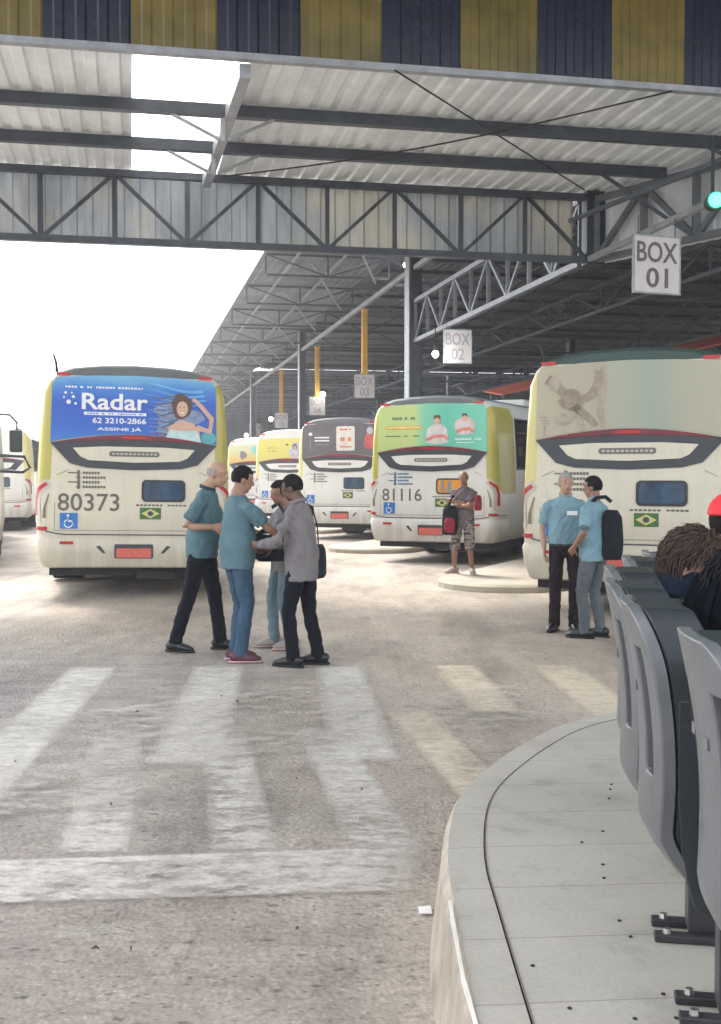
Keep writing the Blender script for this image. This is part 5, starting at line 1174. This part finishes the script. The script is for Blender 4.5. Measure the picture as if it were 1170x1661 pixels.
# ------------------------------------------------------------ platform seats
SEATG = plain('grey_seat_plastic', (.115, .12, .128), .30, 0, .25, 2.5, .08, 40); SEATD = plain('dark_seat_plastic', (.018, .024, .030), .45, 0, .2, 3, .08, 60); CHR = plain('worn_chrome', (.5, .5, .5), .25, .9, .2, 20); BRKT = plain('dark_bracket', (.05, .05, .055), .45, .4, .3, 9)
def seat(loc, face, label, post=True):
    """facing direction local +X ; back shell leans to -X"""
    e = empty('platform_seat', loc, R(face), label, 'seat', 'grey plastic seats in a row on the platform')
    hwid = .215
    def bk(v, z, off):   # back shell centre surface ; v across, z height
        t = (z - .42) / .60; x = -.105 - .05 * t + .03 * math.sin(t * 3.0); x += .035 * (v / hwid) ** 2
        if z < .50: x += (.50 - z) ** 1.5 * 2.0
        return (x - off, v, z)
    def wv(z):
        if z > .85: return hwid * math.sqrt(max(0.0, 1 - ((z - .85) / .162) ** 2)) ** .75
        return hwid * (1 - .05 * max(0, (.6 - z) / .3))
    def shell(o0, o1, z0, z1, hole=None, shrink=1.0):
        mb = MB(); nz, nv = 46, 22; vs = []
        for off in (o0, o1):
            for i in range(nz + 1):
                z = z0 + (z1 - z0) * i / nz
                for j in range(nv + 1): vs.append(bk((j / nv * 2 - 1) * wv(z) * shrink, z, off))
        N_ = (nz + 1) * (nv + 1); fs = []
        def on(i, j):
            if not (0 <= i < nz and 0 <= j < nv): return False
            if not hole: return True
            z = z0 + (z1 - z0) * (i + .5) / nz; v = ((j + .5) / nv * 2 - 1)
            return not hole(v, z)
        for i in range(nz):
            for j in range(nv):
                if not on(i, j): continue
                a = i * (nv + 1) + j; b_ = a + 1; c = a + nv + 2; d = a + nv + 1
                fs.append((a, b_, c, d)); fs.append((a + N_, d + N_, c + N_, b_ + N_))
                if not on(i - 1, j): fs.append((a, a + N_, b_ + N_, b_))
                if not on(i + 1, j): fs.append((d, c, c + N_, d + N_))
                if not on(i, j - 1): fs.append((a, d, d + N_, a + N_))
                if not on(i, j + 1): fs.append((b_, b_ + N_, c + N_, c))
        mb.add(vs, fs); return mb
    hole = lambda v, z: .62 < z < .90 and .50 - .10 * (z - .62) < abs(v) < .72 - .25 * max(0, z - .80)
    b0 = shell(.000, .030, .26, 1.0, hole).build('back_shell', SEATG, e, True); bevel(b0, .006, 2)
    b1 = shell(-.115, -.004, .36, .992, None, .965).build('backrest', SEATD, e, True); bevel(b1, .012, 2)
    mb = MB(); vs = []; fs = []; nx, ny = 12, 10
    for dz in (0, -.045):
        for i in range(nx + 1):
            x = -.02 + .43 * i / nx
            for j in range(ny + 1):
                y = (j / ny * 2 - 1) * hwid * (1 - .06 * i / nx); vs.append((x, y, .40 + .03 * (i / nx) + .02 * (2 * j / ny - 1) ** 2 - (.05 * max(0, i / nx - .85) / .15) + dz))
    N_ = (nx + 1) * (ny + 1)
    for i in range(nx):
        for j in range(ny):
            a = i * (ny + 1) + j; fs += [(a, a + ny + 1, a + ny + 2, a + 1), (a + N_, a + 1 + N_, a + ny + 2 + N_, a + ny + 1 + N_)]
    for i in range(nx): a = i * (ny + 1); fs.append((a, a + N_, a + ny + 1 + N_, a + ny + 1)); a += ny; fs.append((a, a + ny + 1, a + ny + 1 + N_, a + N_))
    for j in range(ny): fs.append((j, j + 1, j + 1 + N_, j + N_)); a = nx * (ny + 1) + j; fs.append((a, a + N_, a + 1 + N_, a + 1))
    mb.add(vs, fs); mb.build('seat_pan', SEATD, e, True)
    # side cheek joining shell and pan
    for sg in (-1, 1):
        mb = MB(); poly = [(-.02, .33), (.06, .29), (.24, .36), (.26, .42), (.10, .45), (.0, .60), (-.03, .80), (-.06, .80), (-.06, .58), (-.05, .44)]
        mb.prism(poly, lambda x, z: (x, sg * (hwid - .006), z), lambda x, z: (x, sg * (hwid - .030), z)); bevel(mb.build('side_cheek', SEATD, e), .006, 2)
    mb = MB(); mb.box((.10, 0, .335), (.07, .46, .05)); mb.build('beam', BRKT, e)
    mb = MB(); mb.tube([(.06, -hwid - .004, .48), (.06, -hwid - .020, .48)], [.020, .016], 12); mb.build('cap', CHR, e, True)
    for y in (.10, -.03):
        mb = MB(); z = .80; p = bk(y, z, .031); mb.box((p[0], y, z), (.004, .030, .022)); mb.build('recess', plain('recess_grey', (.12, .12, .13), .6), e)
    if not post: return e
    mb = MB(); mb.beam((.10, 0, .02), (.10, 0, .33), .085, .085); lg = mb.build('post', BRKT, e); bevel(lg, .006)
    for y in (-.055, .055):
        mb = MB(); mb.box((.075, y, .012), (.22, .040, .022)); ft = mb.build('foot_bracket', BRKT, lg); bevel(ft, .004)
        mb = MB(); mb.tube([(.0, y, .02), (.0, y, .036)], [.013, .010], 8); mb.build('bolt', CHR, ft)
    return e
def sq(px, Y): return (px - 585) / F_PX * Y
seats = [((.785, 2.12), -4, 'nearest grey plastic seat cropped by the right frame edge'), ((.80, 2.70), -10, 'second grey seat from the camera, its post bolted to the paving'), ((.865, 3.18), -10, 'third grey seat, mostly hidden behind the second'),
         ((.97, 3.68), -10, 'seat under the brown haired traveller in the navy jacket'), ((1.13, 4.12), -10, 'fourth seat back beyond the third seat'), ((1.28, 4.42), -6, 'fifth seat back behind the fourth'), ((1.42, 4.72), -6, 'farthest seat back next to the brown haired traveller')]
for k, ((x, y), a, lb) in enumerate(seats): seat((x, y, PZ), a, lb, k < 3)
NJ = cloth('navy_jacket_cloth', (.006, .014, .026), .3); PNK = skin('skin_pinkish', (.42, .24, .19))
# seated travellers
g8, r8 = person((.98, 3.62, PZ), 92, 1.62, 'brown haired traveller in dark navy jacket sitting in the row of seats', PNK, NJ, NAVY,
    [(.12, .42, 0, 5), (-.12, .42, 0, -5)], [(.16, .30, .70), (.04, .16, .98)], sit=(0, .06, .385), lean=(.0, .0), head=(28, -18), headoff=(0, .0), fat=1.1, sleeve='long', hairm=HBR, hairtype='bob', shoes=(BSH, BSO), group='travellers seated on the platform')
g10, r10 = person((.86, 2.74, PZ), 88, 1.48, 'traveller with long black hair in the seat closest to the camera among those seated', PNK, cloth('pale_blouse_cloth', (.42, .40, .36)), JEAN,
    [(.12, .42, 0, 5), (-.12, .42, 0, -5)], [(.14, .26, .62), (-.14, .28, .62)], sit=(0, .06, .42), lean=(.0, -.02), head=(-20, -20), headoff=(0, .02), fat=1.0, sleeve='short', hairm=HB, hairtype='long', shoes=(BSH, BSO), group='travellers seated on the platform')
hl = MB()
for i in range(150):
    a = R(360 * random.random()); h0 = r10['hc'] + Vector((.098 * math.sin(a), -.012 - .10 * abs(math.cos(a)) * (1 if math.cos(a) > 0 else .5), random.uniform(-.02, .06)))
    out = Vector((h0.x - r10['hc'].x, h0.y - r10['hc'].y, 0)).normalized()
    hl.tube([h0, h0 + out * .02 + Vector((0, -.01, -.08)), h0 + out * random.uniform(.0, .035) + Vector((random.uniform(-.015, .015), -.02, -.15)), h0 + out * random.uniform(-.01, .03) + Vector((random.uniform(-.02, .02), -.03, -.22))], [.012, .013, .010, .003], 5)
hl.build('hair_lengths', plain('jet_black_hair', (.004, .005, .008), .8, spec=.08), g10, True)
strands(g8, r8, .95, HBR2, 420, -.25, .07, seed=3, face=.0, w_=.0017); strands(g8, r8, .95, HBR, 900, -.25, .07, seed=4, face=.0, w_=.002)
strands(g10, r10, 1.08, HB2, 800, -.6, .12, seed=5, w_=.0024)
hd_ = MB()
for i in range(70):
    a = R(360 * i / 70); c0 = r8['neck'] + Vector((.085 * math.sin(a), -.085 * math.cos(a), -.01)); d = Vector((math.sin(a) * .7 + random.uniform(-.4, .4), -math.cos(a) * .7 + random.uniform(-.4, .4), random.uniform(-.2, .8))).normalized() * .045
    hd_.tube([c0, c0 + d * .6, c0 + d], [.010, .007, .002], 5)
hd_.build('fluffy_collar', cloth('grey_fluff', (.13, .12, .12)), g8)
g9, r9 = person((1.43, 4.5, PZ), 95, 1.66, 'seated traveller wearing a bright red cap at the right frame edge', SK_M, NJ, NAVY,
    [(.12, .42, 0, 5), (-.12, .42, 0, -5)], [(.14, .36, .55), (-.14, .36, .55)], sit=(0, .02, .46), lean=(.0, .0), head=(-10, -4), headoff=(0, .02), hairm=HB, hairtype='short', shoes=(BSH, BSO), group='travellers seated on the platform')
cp = empty('cap', along(g9, r9['hc']), g9.rotation_euler.z, 'bright red cap on the head of the traveller at the right edge', 'cap')
mb = MB(); mb.ball((0, 0, .045), (.092, .108, .092), 20, 14, None, 0, lambda d: 1 if d.z > -.12 else .86); mb.build('crown', plain('red_cap', (.62, .02, .03), .7), cp, True)
mb = MB(); mb.tube([(0, .08, .05), (0, .13, .048), (0, .175, .035)], [(.075, .006), (.07, .006), (.04, .004)], 14, side=(1, 0, 0)); mb.build('peak', plain('red_cap', (.62, .02, .03), .7), cp, True)
bpy.data.scenes.remove(TMP)
# ------------------------------------------------------------ air
hz = MB(); hz.box((0, 420, 5.3), (1040, 1000, 12.6)); m = bpy.data.materials.new('haze_air'); m.use_nodes = True; n = m.node_tree; n.nodes.clear()
pv = n.nodes.new('ShaderNodeVolumePrincipled'); pv.inputs['Density'].default_value = .0024; pv.inputs['Color'].default_value = (.93, .95, 1, 1); pv.inputs['Anisotropy'].default_value = .35
om = n.nodes.new('ShaderNodeOutputMaterial'); n.links.new(pv.outputs[0], om.inputs['Volume'])
ho = hz.build('haze', m); tag(ho, 'thin pale haze filling the terminal air', 'haze', kind='stuff')
